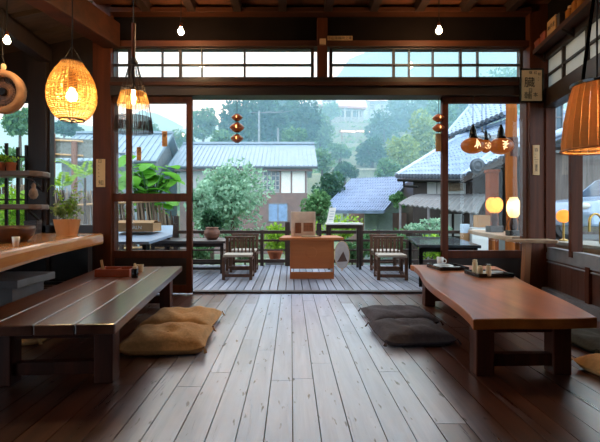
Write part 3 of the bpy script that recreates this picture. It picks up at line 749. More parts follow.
# gourd shaped woven lantern
c = P(72, 92, 3.0)
t = thing('woven_lantern', 'plump woven cane lantern glowing orange over the live edge counter', 'lamp', (c.x, c.y, c.z))
def gourd(u):      # u 0 bottom .. 1 top -> radius, z
    zs = -.2 + .41 * u
    rs = [(0, .09), (.06, .128), (.16, .158), (.3, .182), (.42, .186), (.55, .181), (.7, .163), (.85, .126), (.95, .092), (1, .08)]
    for (a, ra), (b_, rb) in zip(rs, rs[1:]):
        if a <= u <= b_: return .88 * (ra + (rb - ra) * (u - a) / (b_ - a)), zs
    return .064, zs
w = MB()
for k in range(36):
    a = 2 * PI * k / 36
    w.tube([(gourd(u)[0] * math.cos(a), gourd(u)[0] * math.sin(a), gourd(u)[1]) for u in np.linspace(0, 1, 16)], .003, 4, False)
for u in np.linspace(.01, .99, 36):
    r_, z_ = gourd(u); w.ring((0, 0, z_), r_, .0034 + .0008 * math.sin(u * 60), 40, 4)
obj('weave', w, M_cane, t, world=False)
obj('top_band', MB().ring((0, 0, .212), .064, .009, 30, 6).ring((0, 0, .195), .07, .005, 30, 6), M_chair, t, world=False)
obj('bottom_band', MB().ring((0, 0, -.2), .08, .006, 30, 6).tube([(-.08, 0, -.2), (.08, 0, -.2)], .004, 5).tube([(0, -.08, -.2), (0, .08, -.2)], .004, 5).ball((0, 0, -.215), .012), M_dark, t, world=False)
obj('bulb', MB().lathe(bulb_shape(.036), (0, 0, -.03), n=18), emit('lantern bulb', (1.0, .74, .4), 480), t, world=False, smooth=True)
obj('socket', MB().lathe([(.02, .03), (.024, .12), (.012, .14)], n=14), M_chair, t, world=False)
obj('cord', MB().tube([(0, 0, .13), (0, 0, .3), (.004, 0, .5), (0, 0, 2.95 - c.z)], .005, 6), M_cord, t, world=False)
obj('hanger', MB().tube([(-.07, 0, .213), (0, 0, .33), (.07, 0, .213)], .003, 5), M_cord, t, world=False)

# caged conical lamp
c = P(133.5, 98, 4.0)
t = thing('cage_lantern', 'conical open cage pendant with woven band and small filament bulb', 'lamp', (c.x, c.y, c.z))
def cone(z):       # radius at height above centre (z in m)
    rs = [(-.325, .178), (-.16, .16), (-.048, .142), (.076, .11), (.219, .064), (.33, .036), (.36, .03)]
    for (a, ra), (b_, rb) in zip(rs, rs[1:]):
        if a <= z <= b_: return ra + (rb - ra) * (z - a) / (b_ - a)
    return .03
def band(z0, z1, nr, nv, mat, name, rr=.0022):
    m = MB()
    for z in np.linspace(z0, z1, nr): m.ring((0, 0, z), cone(z), rr, 36, 4)
    for k in range(nv):
        a = 2 * PI * k / nv; m.tube([(cone(z) * math.cos(a), cone(z) * math.sin(a), z) for z in np.linspace(z0, z1, 6)], rr, 4, False)
    obj(name, m, mat, t, world=False)
band(-.325, .33, 2, 14, M_dark, 'cage_ribs', .0024)
band(-.07, .045, 14, 40, M_cane, 'woven_band')
band(-.315, -.19, 16, 60, M_dark, 'dark_woven_band', .0026)
band(.1, .3, 3, 18, M_dark, 'cage_hoops')
obj('neck_cap', MB().lathe([(.042, .31), (.04, .345), (.024, .37), (.02, .385)], n=18), M_dark, t, world=False)
obj('stem', MB().tube([(0, 0, .38), (0, 0, .71)], .019, 12), M_red, t, world=False)
obj('cord', MB().tube([(0, 0, .71), (0, 0, ZT - c.z)], .006, 6), M_cord, t, world=False)
obj('bulb', MB().lathe([(0, -.06), (.016, -.045), (.022, 0), (.016, .045), (.01, .08)], (0, 0, .0), n=14), M_bulbS, t, world=False, smooth=True)
obj('socket', MB().lathe([(.014, .075), (.015, .16), (.006, .36)], n=12), M_dark, t, world=False)

# cone shade near the side wall
Yl = 2.6; c = P(597, 150, Yl)
t = thing('cane_shade_lamp', 'large bamboo slat cone shade on black straps near the side wall', 'lamp', (c.x, c.y, c.z))
prof = [(.19, 0), (.188, .06), (.176, .18), (.153, .31), (.126, .405)]
w = MB(); nv = 26
for k in range(nv):
    a0, a1 = 2 * PI * k / nv + .008, 2 * PI * (k + 1) / nv - .008
    vs = []
    for r_, z_ in prof:
        vs += [(r_ * math.cos(a0), r_ * math.sin(a0), z_), (r_ * math.cos(a1), r_ * math.sin(a1), z_), ((r_ - .003) * math.cos(a1), (r_ - .003) * math.sin(a1), z_), ((r_ - .003) * math.cos(a0), (r_ - .003) * math.sin(a0), z_)]
    fs = []
    for i in range(len(prof) - 1):
        for e in range(4): fs.append((i * 4 + e, i * 4 + (e + 1) % 4, i * 4 + 4 + (e + 1) % 4, i * 4 + 4 + e))
    w.add(vs, fs)
obj('shade_slats', w, shade('bamboo slats', srgb(188, 142, 90), .45), t, world=False)
w = MB()
for k in range(13):
    z_ = .02 + k * .03; r_ = np.interp(z_, [p[1] for p in prof], [p[0] for p in prof]); w.ring((0, 0, z_), r_ - .005, .0022, 36, 4)
obj('hoops', w, M_chair, t, world=False)
obj('bottom_rim', MB().ring((0, 0, 0), .191, .007, 40, 6), wood('rim cane', srgb(150, 92, 46), srgb(190, 124, 66), 'X', .5), t, world=False)
obj('top_cap', MB().lathe([(.14, .4), (.142, .415), (.08, .435), (.03, .445)], n=30), M_black, t, world=False)
s = MB()
for sg in (-1, 1): s.bar((sg * .09, 0, .42), (sg * .02, 0, .95), .02, .006)
s.bar((.02, 0, .95), (-.02, 0, .95), .02, .01)
obj('strap', s, M_black, t, world=False)
obj('cord', MB().tube([(0, 0, .44), (0, 0, ZT - c.z)], .006, 6), M_cord, t, world=False)
obj('bulb', MB().lathe(bulb_shape(.03), (.05, 0, .26), n=16), emit('shade lamp bulb', (1.0, .68, .34), 420), t, world=False, smooth=True)
obj('socket', MB().lathe([(.016, .30), (.018, .36), (.012, .44)], (.05, 0, 0), n=12), M_black, t, world=False)

# hanging strings of small amber lamps
M_amber = shade('amber lamp shell', srgb(176, 84, 34), .5)
def pend(label, x, Y, beads, tagp=None):
    zt = pz(96.5, Y); X = px(x, Y)
    t = thing('string_pendant', label, 'lamp', (X, Y, pz(beads[-1][0], Y)))
    obj('cord', MB().tube([(X, Y, zt), (X, Y, pz(beads[-1][0], Y))], .003, 5), M_cord, t)
    for y, r in beads:
        R = r * Y / F; z = pz(y, Y)
        sh = obj('lamp_shell', MB().lathe([(R * .28, R * .62), (R * .6, R * .45), (R * .9, R * .16), (R, 0), (R * .9, -R * .16), (R * .6, -R * .45), (R * .28, -R * .62)], (X, Y, z), 22), plain('turned amber wood', srgb(170, 88, 38), .35), t, smooth=True)
        sh2 = obj('flame', MB().ball((X, Y - R * .72, z), R * .2, R * .3, R * .24, 10, 8), M_glow, t)
        obj('ring', MB().ring((X, Y, z + R * .6), R * .3, R * .06, 16, 5).ring((X, Y, z - R * .6), R * .3, R * .06, 16, 5), M_iron, t)
    if tagp:
        b = MB().box(px(tagp[0], Y), px(tagp[1], Y), Y - .004, Y + .004, pz(tagp[3], Y), pz(tagp[2], Y)); obj('wooden_tag', b, M_plaque, t)
        obj('tag_cord', MB().tube([(X, Y, pz(beads[-1][0], Y)), (X, Y, pz(tagp[2], Y))], .002, 4), M_cord, t)
pend('string of three amber lamps hanging in the opening before the metal roofed house', 237, 4.93, [(117.5, 5.6), (127.5, 7.4), (138.5, 6.4)])
pend('string of two amber lamps with a wooden tag beside the dark sliding door', 438.5, 4.93, [(118, 6), (128, 6.2)], (435.6, 441.3, 133.5, 151.5))

# round basket on the wall side
c = P(3, 92, 3.6)
t = thing('round_basket', 'round pale rimmed winnowing basket hanging under the lean-to ceiling', 'basket', (c.x, c.y, c.z))
obj('rim', MB().lathe([(.135, -.035), (.182, -.04), (.188, 0), (.182, .04), (.135, .035), (.13, 0), (.135, -.035)], n=36, axis='Y'), wood('basket rim cane', srgb(126, 88, 60), srgb(170, 124, 88), 'X', .6), t, world=False, smooth=True)
w = MB()
for k in range(26):
    a = 2 * PI * k / 26; w.bar((0, .015, 0), (.138 * math.cos(a), .02, .138 * math.sin(a)), .016, .004, up=(0, 1, 0))
for r_ in (.05, .075, .1, .12): w.ring((0, .012, 0), r_, .003, 30, 4, 'Y')
obj('weave', w, M_chair, t, world=False)
obj('hub', MB().lathe([(0, -.03), (.03, -.025), (.036, 0), (.03, .02)], n=18, axis='Y'), M_black, t, world=False)
obj('hook', MB().tube([(0, 0, .185), (.01, 0, .25), (-.005, 0, .3), (0, 0, .72)], .005, 6), M_cord, t, world=False)

obj('tie', MB().ball((.004, 0, .215), .022, .02, .03), M_cream, t, world=False)
# glowing carved lanterns before the dark sliding door
Yg = 4.72
def carved(label, x, y, w_, h_, glyph, strokes):
    c = P(x, y, Yg); t = thing('carved_lantern', label, 'lantern', c)
    rx = w_ / 2 * Yg / F; rz = h_ / 2 * Yg / F; ry = rx * .8
    obj('shell', MB().ball((0, 0, 0), rx, ry, rz, 28, 16), glowshell, t, world=False, smooth=True)
    cap = MB().lathe([(rx * .5, rz * .78), (rx * .32, rz * 1.1), (rx * .24, rz * 1.9), (0, rz * 2.7)], n=14)
    obj('cap', cap, M_black, t, world=False)
    obj('cord', MB().tube([(0, 0, rz * 2.3), (0, 0, pz(96.5, Yg) - c.z)], .003, 5), M_cord, t, world=False)
    s = MB()
    for a, b_ in strokes:
        n = 5; pts = []
        for i in range(n):
            u = i / (n - 1); X = (a[0] + (b_[0] - a[0]) * u) * rx; Z = (a[1] + (b_[1] - a[1]) * u) * rz
            Yy = -ry * math.sqrt(max(.02, 1 - (X / rx) ** 2 - (Z / rz) ** 2)) - .002; pts.append((X, Yy, Z))
        s.tube(pts, [rx * .03, rx * .05, rx * .06, rx * .05, rx * .03], 5)
    obj('lit_cutout', s, emit('lantern cut-out light', (1.0, .62, .3), 2.0), t, world=False)
    return t
def glow_mat():
    m, nt, out = newmat('thin orange clay glowing')
    d = nd(nt, 'ShaderNodeBsdfPrincipled', Roughness=.3); d.inputs['Base Color'].default_value = c4(srgb(120, 52, 16))
    d.inputs['Emission Color'].default_value = (1, .25, .03, 1); d.inputs['Emission Strength'].default_value = .16
    no = nd(nt, 'ShaderNodeTexNoise', Scale=9.0); r = ramp(nt, no.outputs[0], [(.3, srgb(70, 28, 10)), (.7, srgb(120, 52, 16))]); nt.links.new(r.outputs[0], d.inputs['Base Color'])
    nt.links.new(d.outputs[0], out.inputs[0]); return m
glowshell = glow_mat()
carved('oval orange lantern with a flame shaped cut-out', 473, 145.5, 24, 16.5, 'flame', [((.05, .62), (-.1, -.25)), ((.05, .5), (.3, -.3)), ((-.02, .3), (.05, -.5)), ((-.05, -.1), (-.2, -.35)), ((.02, .1), (.12, -.2))])
carved('oval orange lantern with a brush character cut-out, against the log', 501, 146, 24, 17, 'character', [((-.25, .45), (.1, .2)), ((.22, .5), (-.2, .0)), ((-.25, .05), (.25, .1)), ((.15, .1), (-.2, -.3)), ((-.22, -.2), (.15, -.35)), ((-.05, -.3), (-.1, -.55))])
carved('small round lantern with a flower cut-out between two oval lanterns', 486, 146, 11.5, 14, 'flower', [((-.6, .1), (-.2, .4)), ((-.5, -.2), (-.1, -.5)), ((.1, .45), (.55, .15)), ((.55, .0), (.15, -.5)), ((-.3, 0), (.3, 0)), ((0, .3), (0, -.4))])
t = thing('curled_bracket', 'curled pale metal hook between the carved lanterns', 'hook', P(485, 133, 4.74))
pts = [P(x, y, 4.76) for x, y in ((482, 127), (482.5, 131), (485, 134), (489, 134), (490.5, 137), (489, 139))]
obj('hook_bar', MB().tube(pts, .009, 8), plain('galvanised metal', srgb(150, 156, 160), .4, .6), t)
obj('cord', MB().tube([P(482, 127, 4.76), P(482, 96.5, 4.76)], .003, 5), M_cord, t)

# storage shelf high on the side wall (local frame of that wall)
R = Matrix.Translation(A) @ Matrix.Rotation(ang, 4, 'Z')
t = thing('wall_shelf', 'long dark shelf with boxes high along the side wall', 'shelf', A + Vector((0, 0, 2.80)), ang)
obj('board', MB().box(.03, 1.88, -.16, -.032, -.015, .015), M_redx, t, world=False)
obj('edge_rail', MB().box(.03, 1.88, -.175, -.16, -.03, .02), M_redx, t, world=False)
for s in (.08, .75, 1.4): obj('bracket', MB().bar((s, -.05, -.09), (s, -.15, -.02), .02, .02).bar((s, -.045, -.11), (s, -.045, -.015), .02, .02), M_dark, t, world=False)
def shelf_item(name, label, cat, s, w_, d_, h_, mat, extra=None):
    q = R @ Vector((s, -.10, 2.815)); t = thing(name, label, cat, q, ang)
    obj('box_body', MB().box(-w_/2, w_/2, -d_/2, d_/2, .001, h_), mat, t, world=False, bevel=.003)
    if extra == 'lid': obj('lid', MB().box(-w_/2 - .004, w_/2 + .004, -d_/2 - .004, d_/2 + .004, h_, h_ + .02), mat, t, world=False)
    if extra == 'print':
        lettering('神戸麦', t.matrix_basis @ Vector((0, -d_/2 - .001, h_ * .5)), .06, M_ink, t, rot=(PI/2, 0, PI*0))
    return t
shelf_item('red_box', 'low red box at the corner end of the high shelf', 'box', .17, .12, .12, .07, plain('dull red card', srgb(130, 58, 40), .8), 'lid')
shelf_item('red_box', 'low red box between the corner box and the cardboard carton on the high shelf', 'box', .33, .12, .12, .09, MATS['dull red card'], 'lid')
shelf_item('carton', 'orange brown cardboard carton with dark print on the high shelf', 'box', .54, .2, .12, .17, M_card, 'print')
shelf_item('dark_tin', 'narrow dark tin next to the printed carton on the high shelf', 'tin', .69, .06, .11, .13, MATS['dark grey tin'], 'lid')
for s, h_, lab in ((.82, .16, 'amber jar beside the dark tin on the high shelf'), (.94, .19, 'taller amber jar next to the shorter one on the high shelf'), (1.05, .22, 'brown bottle past the amber jars on the high shelf')):
    q = R @ Vector((s, -.10, 2.815)); t = thing('storage_jar', lab, 'jar', q)
    obj('jar_body', MB().lathe([(.04, .001), (.045, .02), (.045, h_ * .7), (.022, h_ * .85)], n=16), plain('amber glass jar', srgb(150, 92, 44), .25), t, world=False, smooth=True)
    obj('lid', MB().lathe([(.024, h_ * .85), (.024, h_)], n=14), M_card, t, world=False)
# =================================================================== ON THE DECK
ZD = -.03
# railing
t = thing('deck_railing', 'dark brown timber railing along the far edge of the deck', 'railing', (0, 7.8, ZD))
Yr = 7.8
def rail(x0, x1, z, h, d=.05): return MB().box(x0, x1, Yr - d / 2, Yr + d / 2, z - h / 2, z + h / 2)
obj('top_rail', rail(-3.2, 3.5, pz(232, Yr), .06, .09), M_rail, t, bevel=.005)
obj('mid_rail', rail(-3.2, 3.5, pz(240.5, Yr), .04), M_rail, t)
obj('mid_rail', rail(-3.2, 3.5, pz(250, Yr), .03), M_rail, t)
obj('bottom_rail', rail(-3.2, 3.5, pz(261, Yr), .06), M_rail, t)
for x, top in ((-150, 230), (262, 230), (287.5, 222), (328.5, 222), (361, 225), (378, 230), (445, 230)):
    X = px(x, Yr) if x > 0 else -3.15
    hw = .045 if top < 224 else .03
    obj('post', MB().box(X - hw, X + hw, Yr - .04 - (.02 if top < 224 else 0), Yr + .04, ZD, pz(top, Yr)), M_rail, t)
X = px(176.5, Yr); obj('post', MB().box(X - .04, X + .04, Yr - .05, Yr + .05, ZD, pz(216, Yr)), M_rail, t)
# desk
t = thing('reception_desk', 'orange stained wooden reception desk in the middle of the deck', 'desk', (.31, 6.4, ZD))
obj('desk_top', MB().prism([(-.175, 6.1), (.1, 6.08), (.5, 6.11), (.77, 6.12), (.74, 6.74), (-.12, 6.75)], .553, .592), M_desk, t, bevel=.008)
obj('front_panel', MB().box(0.0, .625, 6.26, 6.29, .12, .553), M_desk, t, bevel=.003)
obj('kick_board', MB().box(-.005, .63, 6.25, 6.29, ZD, .07), M_desk, t, bevel=.003)
obj('side_panel', MB().box(-.015, .0, 6.25, 6.65, ZD, .553), M_desk, t)
obj('side_panel', MB().box(.625, .64, 6.25, 6.65, ZD, .553), M_desk, t)
obj('back_panel', MB().box(0, .625, 6.63, 6.65, .13, .553), M_desk, t)
obj('header_strip', MB().box(0.0, .625, 6.25, 6.262, .49, .553), M_desk, t)
obj('carved_oval', MB().lathe([(.085, 0), (.08, .006), (0, .006)], (.3, 6.262, .36), 24, 'Y'), M_desk, t)
t = thing('display_stand', 'beige board stand with two brown picture panels on the orange desk', 'stand', (.19, 6.45, .592))
obj('board', MB().box(.0, .375, 6.46, 6.48, .593, .97), plain('beige board', srgb(222, 198, 176), .8), t, bevel=.002)
obj('side_cheek', MB().box(.0, .05, 6.38, 6.46, .593, .965), MATS['beige board'], t)
obj('side_cheek', MB().box(.355, .375, 6.42, 6.46, .593, .965), MATS['beige board'], t)
obj('picture_panel', MB().box(.065, .155, 6.45, 6.462, .64, .80), plain('brown picture', srgb(116, 66, 36), .6, var=.4, scale=30), t)
obj('picture_panel', MB().box(.19, .34, 6.45, 6.462, .665, .80), plain('russet picture', srgb(146, 92, 60), .6, var=.35, scale=30), t)
obj('picture_frame', MB().box(.175, .19, 6.445, 6.46, .65, .815).box(.34, .355, 6.445, 6.46, .65, .815).box(.19, .34, 6.445, 6.46, .80, .815).box(.19, .34, 6.445, 6.46, .65, .665), MATS['beige board'], t)
t = thing('desk_pad', 'flat pale tablet with dark edge lying before the display stand', 'pad', (.28, 6.3, .592))
obj('pad_body', MB().box(.16, .42, 6.24, 6.36, .593, .601), M_black, t); obj('pad_sheet', MB().box(.165, .415, 6.245, 6.355, .601, .606), M_cream, t)
t = thing('card_box', 'small black upright box beside the beige display stand', 'box', (.42, 6.45, .592))
obj('box_body', MB().box(.395, .465, 6.42, 6.48, .593, .77), plain('dark slate card', srgb(58, 60, 68), .6), t, bevel=.003)
obj('lid', MB().box(.392, .468, 6.417, 6.483, .77, .79), MATS['dark slate card'], t, bevel=.003)
# white topped bar table beside the railing
t = thing('bar_table', 'narrow white topped table standing against the deck railing', 'table', (.92, 7.4, ZD))
obj('table_top', MB().box(.62, 1.24, 7.25, 7.6, .745, .775), M_paper, t, bevel=.004)
for X in (.66, 1.2):
    for Yl_ in (7.29, 7.56): obj('leg', MB().box(X - .02, X + .02, Yl_ - .02, Yl_ + .02, ZD, .745), M_dark, t)
obj('apron', MB().box(.66, 1.2, 7.275, 7.295, .68, .745), M_dark, t)
t = thing('menu_card', 'white folded paper card leaning up on the white topped table', 'card', (.7, 7.36, .775))
obj('card_sheet', MB().slab([(.625, 7.34, .78), (.74, 7.34, .78), (.80, 7.42, 1.045), (.68, 7.42, 1.045)], .004), M_paper, t)
obj('card_back', MB().slab([(.63, 7.5, .78), (.74, 7.5, .78), (.80, 7.425, 1.04), (.68, 7.425, 1.04)], .004), M_paper, t)
ln = MB()
for k in range(4):
    u = .2 + k * .18; ln.box(.65 + .06 * u, .72 + .06 * u, 7.3355 + .08 * u, 7.338 + .08 * u, .78 + .265 * u, .788 + .265 * u)
obj('lines', ln, plain('pale blue ink', srgb(140, 160, 180), .8), t)
t = thing('round_fan', 'white round paper fan with a dark sail motif propped beside the desk', 'fan', (.86, 7.1, ZD))
fc = (.865, 7.12, .24)
w = MB(); n = 32; rx, rz = .125, .23
vs = []
for dy in (-.004, .004): vs += [(fc[0] + rx * math.cos(2*PI*k/n), fc[1] + dy, fc[2] + rz * math.sin(2*PI*k/n)) for k in range(n)]
w.add(vs, [tuple(range(n)), tuple(range(n, 2*n))[::-1]] + [((k+1)%n, k, n+k, n+(k+1)%n) for k in range(n)])
obj('fan_leaf', w, plain('aged fan paper', srgb(186, 178, 172), .85), t)
obj('sail_motif', MB().add([(fc[0]-.085, 7.112, .12), (fc[0]+.09, 7.112, .13), (fc[0]+.02, 7.112, .30), (fc[0]-.085, 7.114, .12), (fc[0]+.09, 7.114, .13), (fc[0]+.02, 7.114, .30)], [(0, 1, 2), (5, 4, 3), (0, 3, 4, 1), (1, 4, 5, 2), (2, 5, 3, 0)]), plain('dark brown print', srgb(92, 66, 56), .8), t)
obj('handle', MB().tube([(fc[0], 7.12, .02), (fc[0], 7.12, ZD + .002)], .01, 8), M_plaque, t)
obj('rim', MB().tube([(fc[0] + rx * math.cos(2*PI*k/n), fc[1], fc[2] + rz * math.sin(2*PI*k/n)) for k in range(n + 1)], .006, 5), M_plaque, t)

# deck chairs: one built, the others copied
def chair(label, loc, group):
    t = thing('deck_chair', label, 'chair', loc, 0, group)
    w2, d2 = .2, .19
    obj('seat', MB().box(-w2 - .005, w2 + .005, -d2 - .02, d2 - .02, .335, .37), M_seat, t, world=False, bevel=.006)
    for sx in (-1, 1):
        obj('leg', MB().box(sx * w2 - .022, sx * w2 + .022, -d2 - .005, -d2 + .04, .0, .335), M_chair, t, world=False, bevel=.004)
        obj('leg', MB().box(sx * w2 - .022, sx * w2 + .022, d2 - .03, d2 + .012, .0, .585), M_chair, t, world=False, bevel=.004)
        obj('side_rail', MB().box(sx * w2 - .014, sx * w2 + .014, -d2 + .03, d2 - .02, .05, .09), M_chair, t, world=False)
        obj('arm_rail', MB().box(sx * w2 - .014, sx * w2 + .014, -d2 + .03, d2 - .02, .28, .32), M_chair, t, world=False)
    obj('stretcher', MB().box(-w2 + .02, w2 - .02, -d2, -d2 + .03, .04, .085), M_chair, t, world=False)
    obj('stretcher', MB().box(-w2 + .02, w2 - .02, d2 - .025, d2 + .005, .12, .155), M_chair, t, world=False)
    obj('top_rail', MB().box(-w2 - .035, w2 + .035, d2 - .035, d2 + .02, .585, .62), M_chair, t, world=False, bevel=.006)
    for k in range(6):
        x = -.145 + k * .058; obj('back_slat', MB().box(x - .011, x + .011, d2 - .018, d2 + .002, .37, .585), M_chair, t, world=False)
    return t
g = 'low slat backed deck chairs'
ch = chair('low slat backed chair alone in front by the table with the round pot', (px(238, 6.25), 6.33, ZD), g)
dup(ch, (px(243.5, 7.0), 7.1, ZD), 0.0, 'low slat backed chair tucked behind the chair near the round pot', g)
dup(ch, (px(392, 6.2), 6.3, ZD), -.06, 'low slat backed chair in front of another one beside the dark glossy table', g)
dup(ch, (px(387, 6.9), 7.0, ZD), 0.02, 'low slat backed chair behind the front chair, against the railing by the dark glossy table', g)
# table with the pot
t = thing('planter_box', 'white planter box with a clay tub on it behind the railing posts', 'planter', (px(275, 8.15), 8.15, -1.2))
obj('box_body', MB().box(-.18, .18, -.12, .12, 0, 1.26), M_wall_w, t, world=False, bevel=.006)
obj('clay_tub', MB().lathe([(.1, 1.262), (.14, 1.38), (.15, 1.38), (.15, 1.42), (.12, 1.42), (.1, 1.35), (0, 1.35)], n=20), M_terra, t, world=False)
def plain_table(label, x0, x1, y0, y1, z, mt, ml, rotz=0.0, sl=True, th=.04):
    cx, cy = (x0 + x1) / 2, (y0 + y1) / 2; hx, hy = (x1 - x0) / 2, (y1 - y0) / 2
    t = thing('deck_table', label, 'table', (cx, cy, ZD), rotz); z -= ZD
    obj('table_top', MB().box(-hx, hx, -hy, hy, z - th, z), mt, t, world=False, bevel=.005)
    for sx in (-1, 1):
        for sy in (-1, 1): obj('leg', MB().box(sx * (hx - .06) - .025, sx * (hx - .06) + .025, sy * (hy - .06) - .025, sy * (hy - .06) + .025, 0, z - th), ml, t, world=False)
    obj('apron', MB().box(-hx + .06, hx - .06, -hy + .05, -hy + .07, z - th - .06, z - th), ml, t, world=False)
    if sl:
        for sy in (-1, 1): obj('stretcher', MB().box(-hx + .06, hx - .06, sy * (hy - .06) - .015, sy * (hy - .06) + .015, .06, .1), ml, t, world=False)
    return t
plain_table('dark weathered deck table carrying the round clay pot', -2.3, -1.06, 6.75, 7.6, .5, wood('grey dark tabletop', srgb(66, 58, 58), srgb(104, 94, 92), 'X', .4), M_dark)
t = thing('clay_pot', 'round brown clay pot on the dark weathered deck table', 'pot', (px(212, 7.1), 7.1, .5))
obj('pot_body', MB().lathe([(.075, 0), (.115, .04), (.135, .1), (.125, .15), (.1, .185), (.108, .2), (.096, .2), (.085, .18), (.06, .1), (0, .06)], (0, 0, .001), 28), plain('brown clay', srgb(126, 84, 66), .6, var=.25, scale=10), t, world=False, smooth=True)
obj('rim', MB().ring((0, 0, .2), .1, .01, 28, 6), MATS['brown clay'], t, world=False)
plain_table('dark glossy topped deck table beside the slat backed chairs', 1.845, 2.645, 5.45, 7.4, .535, plain('glossy dark top', srgb(58, 66, 72), .12, var=.1), M_iron, -.2, False)
# sloping sheet topped bench beyond the sliding door
t = thing('potting_bench', 'blue grey sheet topped bench with a cardboard carton on it', 'bench', (-2.2, 6.5, ZD))
tp = [(-2.75, 5.5, .575), (-1.86, 5.5, .575), (-1.78, 6.3, .63), (px(173, 7.5), 7.5, .73), (px(140, 7.5), 7.5, .73)]
obj('bench_top', MB().slab(tp, .035), M_bluegrey, t)
for X, Y, z in ((-2.6, 5.6, .54), (-1.95, 5.6, .54), (-2.45, 7.2, .66), (-2.1, 7.2, .66)): obj('leg', MB().box(X - .025, X + .025, Y - .025, Y + .025, ZD, z), M_iron, t)
obj('cross_rail', MB().bar((-2.6, 5.6, .3), (-1.95, 5.6, .3), .03, .04), M_iron, t)
t = thing('carton', 'open brown cardboard carton lying on the blue grey bench', 'box', (-2.3, 6.4, .645))
rb = Matrix.Translation((-2.32, 6.35, .64))
b = MB().box(-2.6, -2.02, 6.15, 6.55, .675, .80); obj('box_body', b, M_card, t, bevel=.004)
obj('flap', MB().slab([(-2.6, 6.15, .805), (-2.02, 6.15, .805), (-2.06, 6.36, .84), (-2.58, 6.36, .84)], .005), M_card, t)
obj('flap', MB().slab([(-2.6, 6.55, .805), (-2.02, 6.55, .805), (-2.06, 6.38, .84), (-2.58, 6.38, .84)], .005), M_card, t)
lettering('AAALN', (-2.3, 6.149, .735), .07, M_paper, t)

# outdoor live edge shelf, its lamps and posts beyond the dark sliding door
zs = .66
def at_z(x, y, z): 
    Y = (H - z) * F / (y - HY); return (px(x, Y), Y)
t = thing('live_edge_bar', 'pale live edge bar slab outside the dark sliding door carrying two lamps', 'bar', (3.1, 6.0, ZD))
poly = [at_z(468, 229.6, zs), at_z(474, 231.2, zs), at_z(483, 232.6, zs), at_z(496, 234.8, zs), at_z(512, 236.8, zs), (2.80, 5.12), (3.08, 5.12), (3.30, 5.7), (3.42, 6.4), (3.4, 7.0), (3.2, 7.3)]
obj('bar_top', MB().prism(poly, zs - .06, zs), M_slab, t, bevel=.01)
for X, Y in ((3.32, 6.95), (3.2, 5.9), (2.95, 5.25)): obj('leg', MB().tube([(X, Y, ZD), (X, Y, zs - .06)], .05, 10), M_log, t)
def table_lamp(label, x, Y, shape, mat, sc_, base_w):
    X = px(x, Y); t = thing('table_lamp', label, 'lamp', (X, Y, zs))
    obj('base', MB().box(-base_w, base_w, -base_w * .8, base_w * .8, .001, .07 * sc_), M_dark, t, world=False, bevel=.004)
    obj('stem', MB().lathe([(.03, .07), (.045, .1), (.05, .15), (.036, .2), (.03, .235), (.02, .26)], n=16) if sc_ == 1 else MB().lathe([(.05, .07 * sc_), (.035, .12), (.055, .19), (.04, .27), (.025, .3)], n=16), M_tleg, t, world=False, smooth=True)
    obj('shade', shape, mat, t, world=False, smooth=True)
    return t
tulip = MB().lathe([(.036, .23), (.062, .26), (.08, .32), (.082, .37), (.068, .44), (.046, .475), (.052, .49)], n=24); 
tl = table_lamp('glowing white tulip shaded lamp on the pale live edge bar', 513.5, 5.35, tulip, shade('opal paper', srgb(250, 226, 190), .7), 1, .075)
obj('bulb', MB().ball((0, 0, .37), .035), emit('bright small bulb', (1, .7, .36), 36), tl, world=False, smooth=True)
obj('side_arm', MB().tube([(-.08, 0, .07), (-.085, 0, .16), (-.06, 0, .22)], .006, 6).tube([(.08, 0, .07), (.085, 0, .16), (.06, 0, .22)], .006, 6), M_iron, tl, world=False)
mush = MB(); pr = [(.04, .30), (.08, .315), (.112, .36), (.12, .41), (.112, .46), (.08, .505), (.04, .515)]
vs = []; nn = 40
for r_, z_ in pr:
    for k in range(nn):
        a = 2 * PI * k / nn; q = r_ * (1 + .07 * math.cos(5 * a)); vs.append((q * math.cos(a), q * math.sin(a) * .9, z_ + .012 * math.cos(5 * a)))
mush.add(vs, [(i * nn + k, i * nn + (k + 1) % nn, (i + 1) * nn + (k + 1) % nn, (i + 1) * nn + k) for i in range(len(pr) - 1) for k in range(nn)])
al = table_lamp('puffed amber shaded lamp behind the tulip lamp on the bar', 494.5, 6.35, mush, shade('amber paper', srgb(240, 170, 100), .7), 1.4, .1)
obj('bulb', MB().ball((0, 0, .41), .045), emit('soft bulb', (1, .66, .3), 22), al, world=False, smooth=True)
# peeled log post and square posts
t = thing('log_post', 'pale peeled log post standing beside the pale live edge bar', 'post', (px(511.5, 7.3), 7.3, ZD))
L = MB(); rr = random.Random(8)
L.tube([(rr.uniform(-.012, .012), rr.uniform(-.01, .01), z) for z in np.linspace(0, 3.0, 12)], [.092 + rr.uniform(-.006, .006) for _ in range(12)], 16)
obj('log', L, M_log, t, world=False, smooth=True)
obj('iron_band', MB().lathe([(.099, 1.95), (.105, 1.96), (.105, 2.28), (.099, 2.29)], n=18), M_tleg, t, world=False)
obj('cable', MB().tube([(.06, -.12, .5), (.09, -.12, 1.0), (.07, -.12, 1.5), (.1, -.12, 1.9), (.08, -.12, 2.6)], .012, 6), M_cord, t, world=False)
t = thing('square_post', 'brown square timber post behind the amber shaded lamp', 'post', (px(492, 7.7), 7.7, ZD))
obj('post_body', MB().box(-.085, .085, -.085, .085, 0, 1.72), M_log if False else wood('brown square post', srgb(112, 52, 22), srgb(150, 78, 38), 'Z', .75, spec=0.1), t, world=False, bevel=.008)
obj('cap', MB().box(-.1, .1, -.1, .1, 1.72, 1.77), MATS['brown square post'], t, world=False)
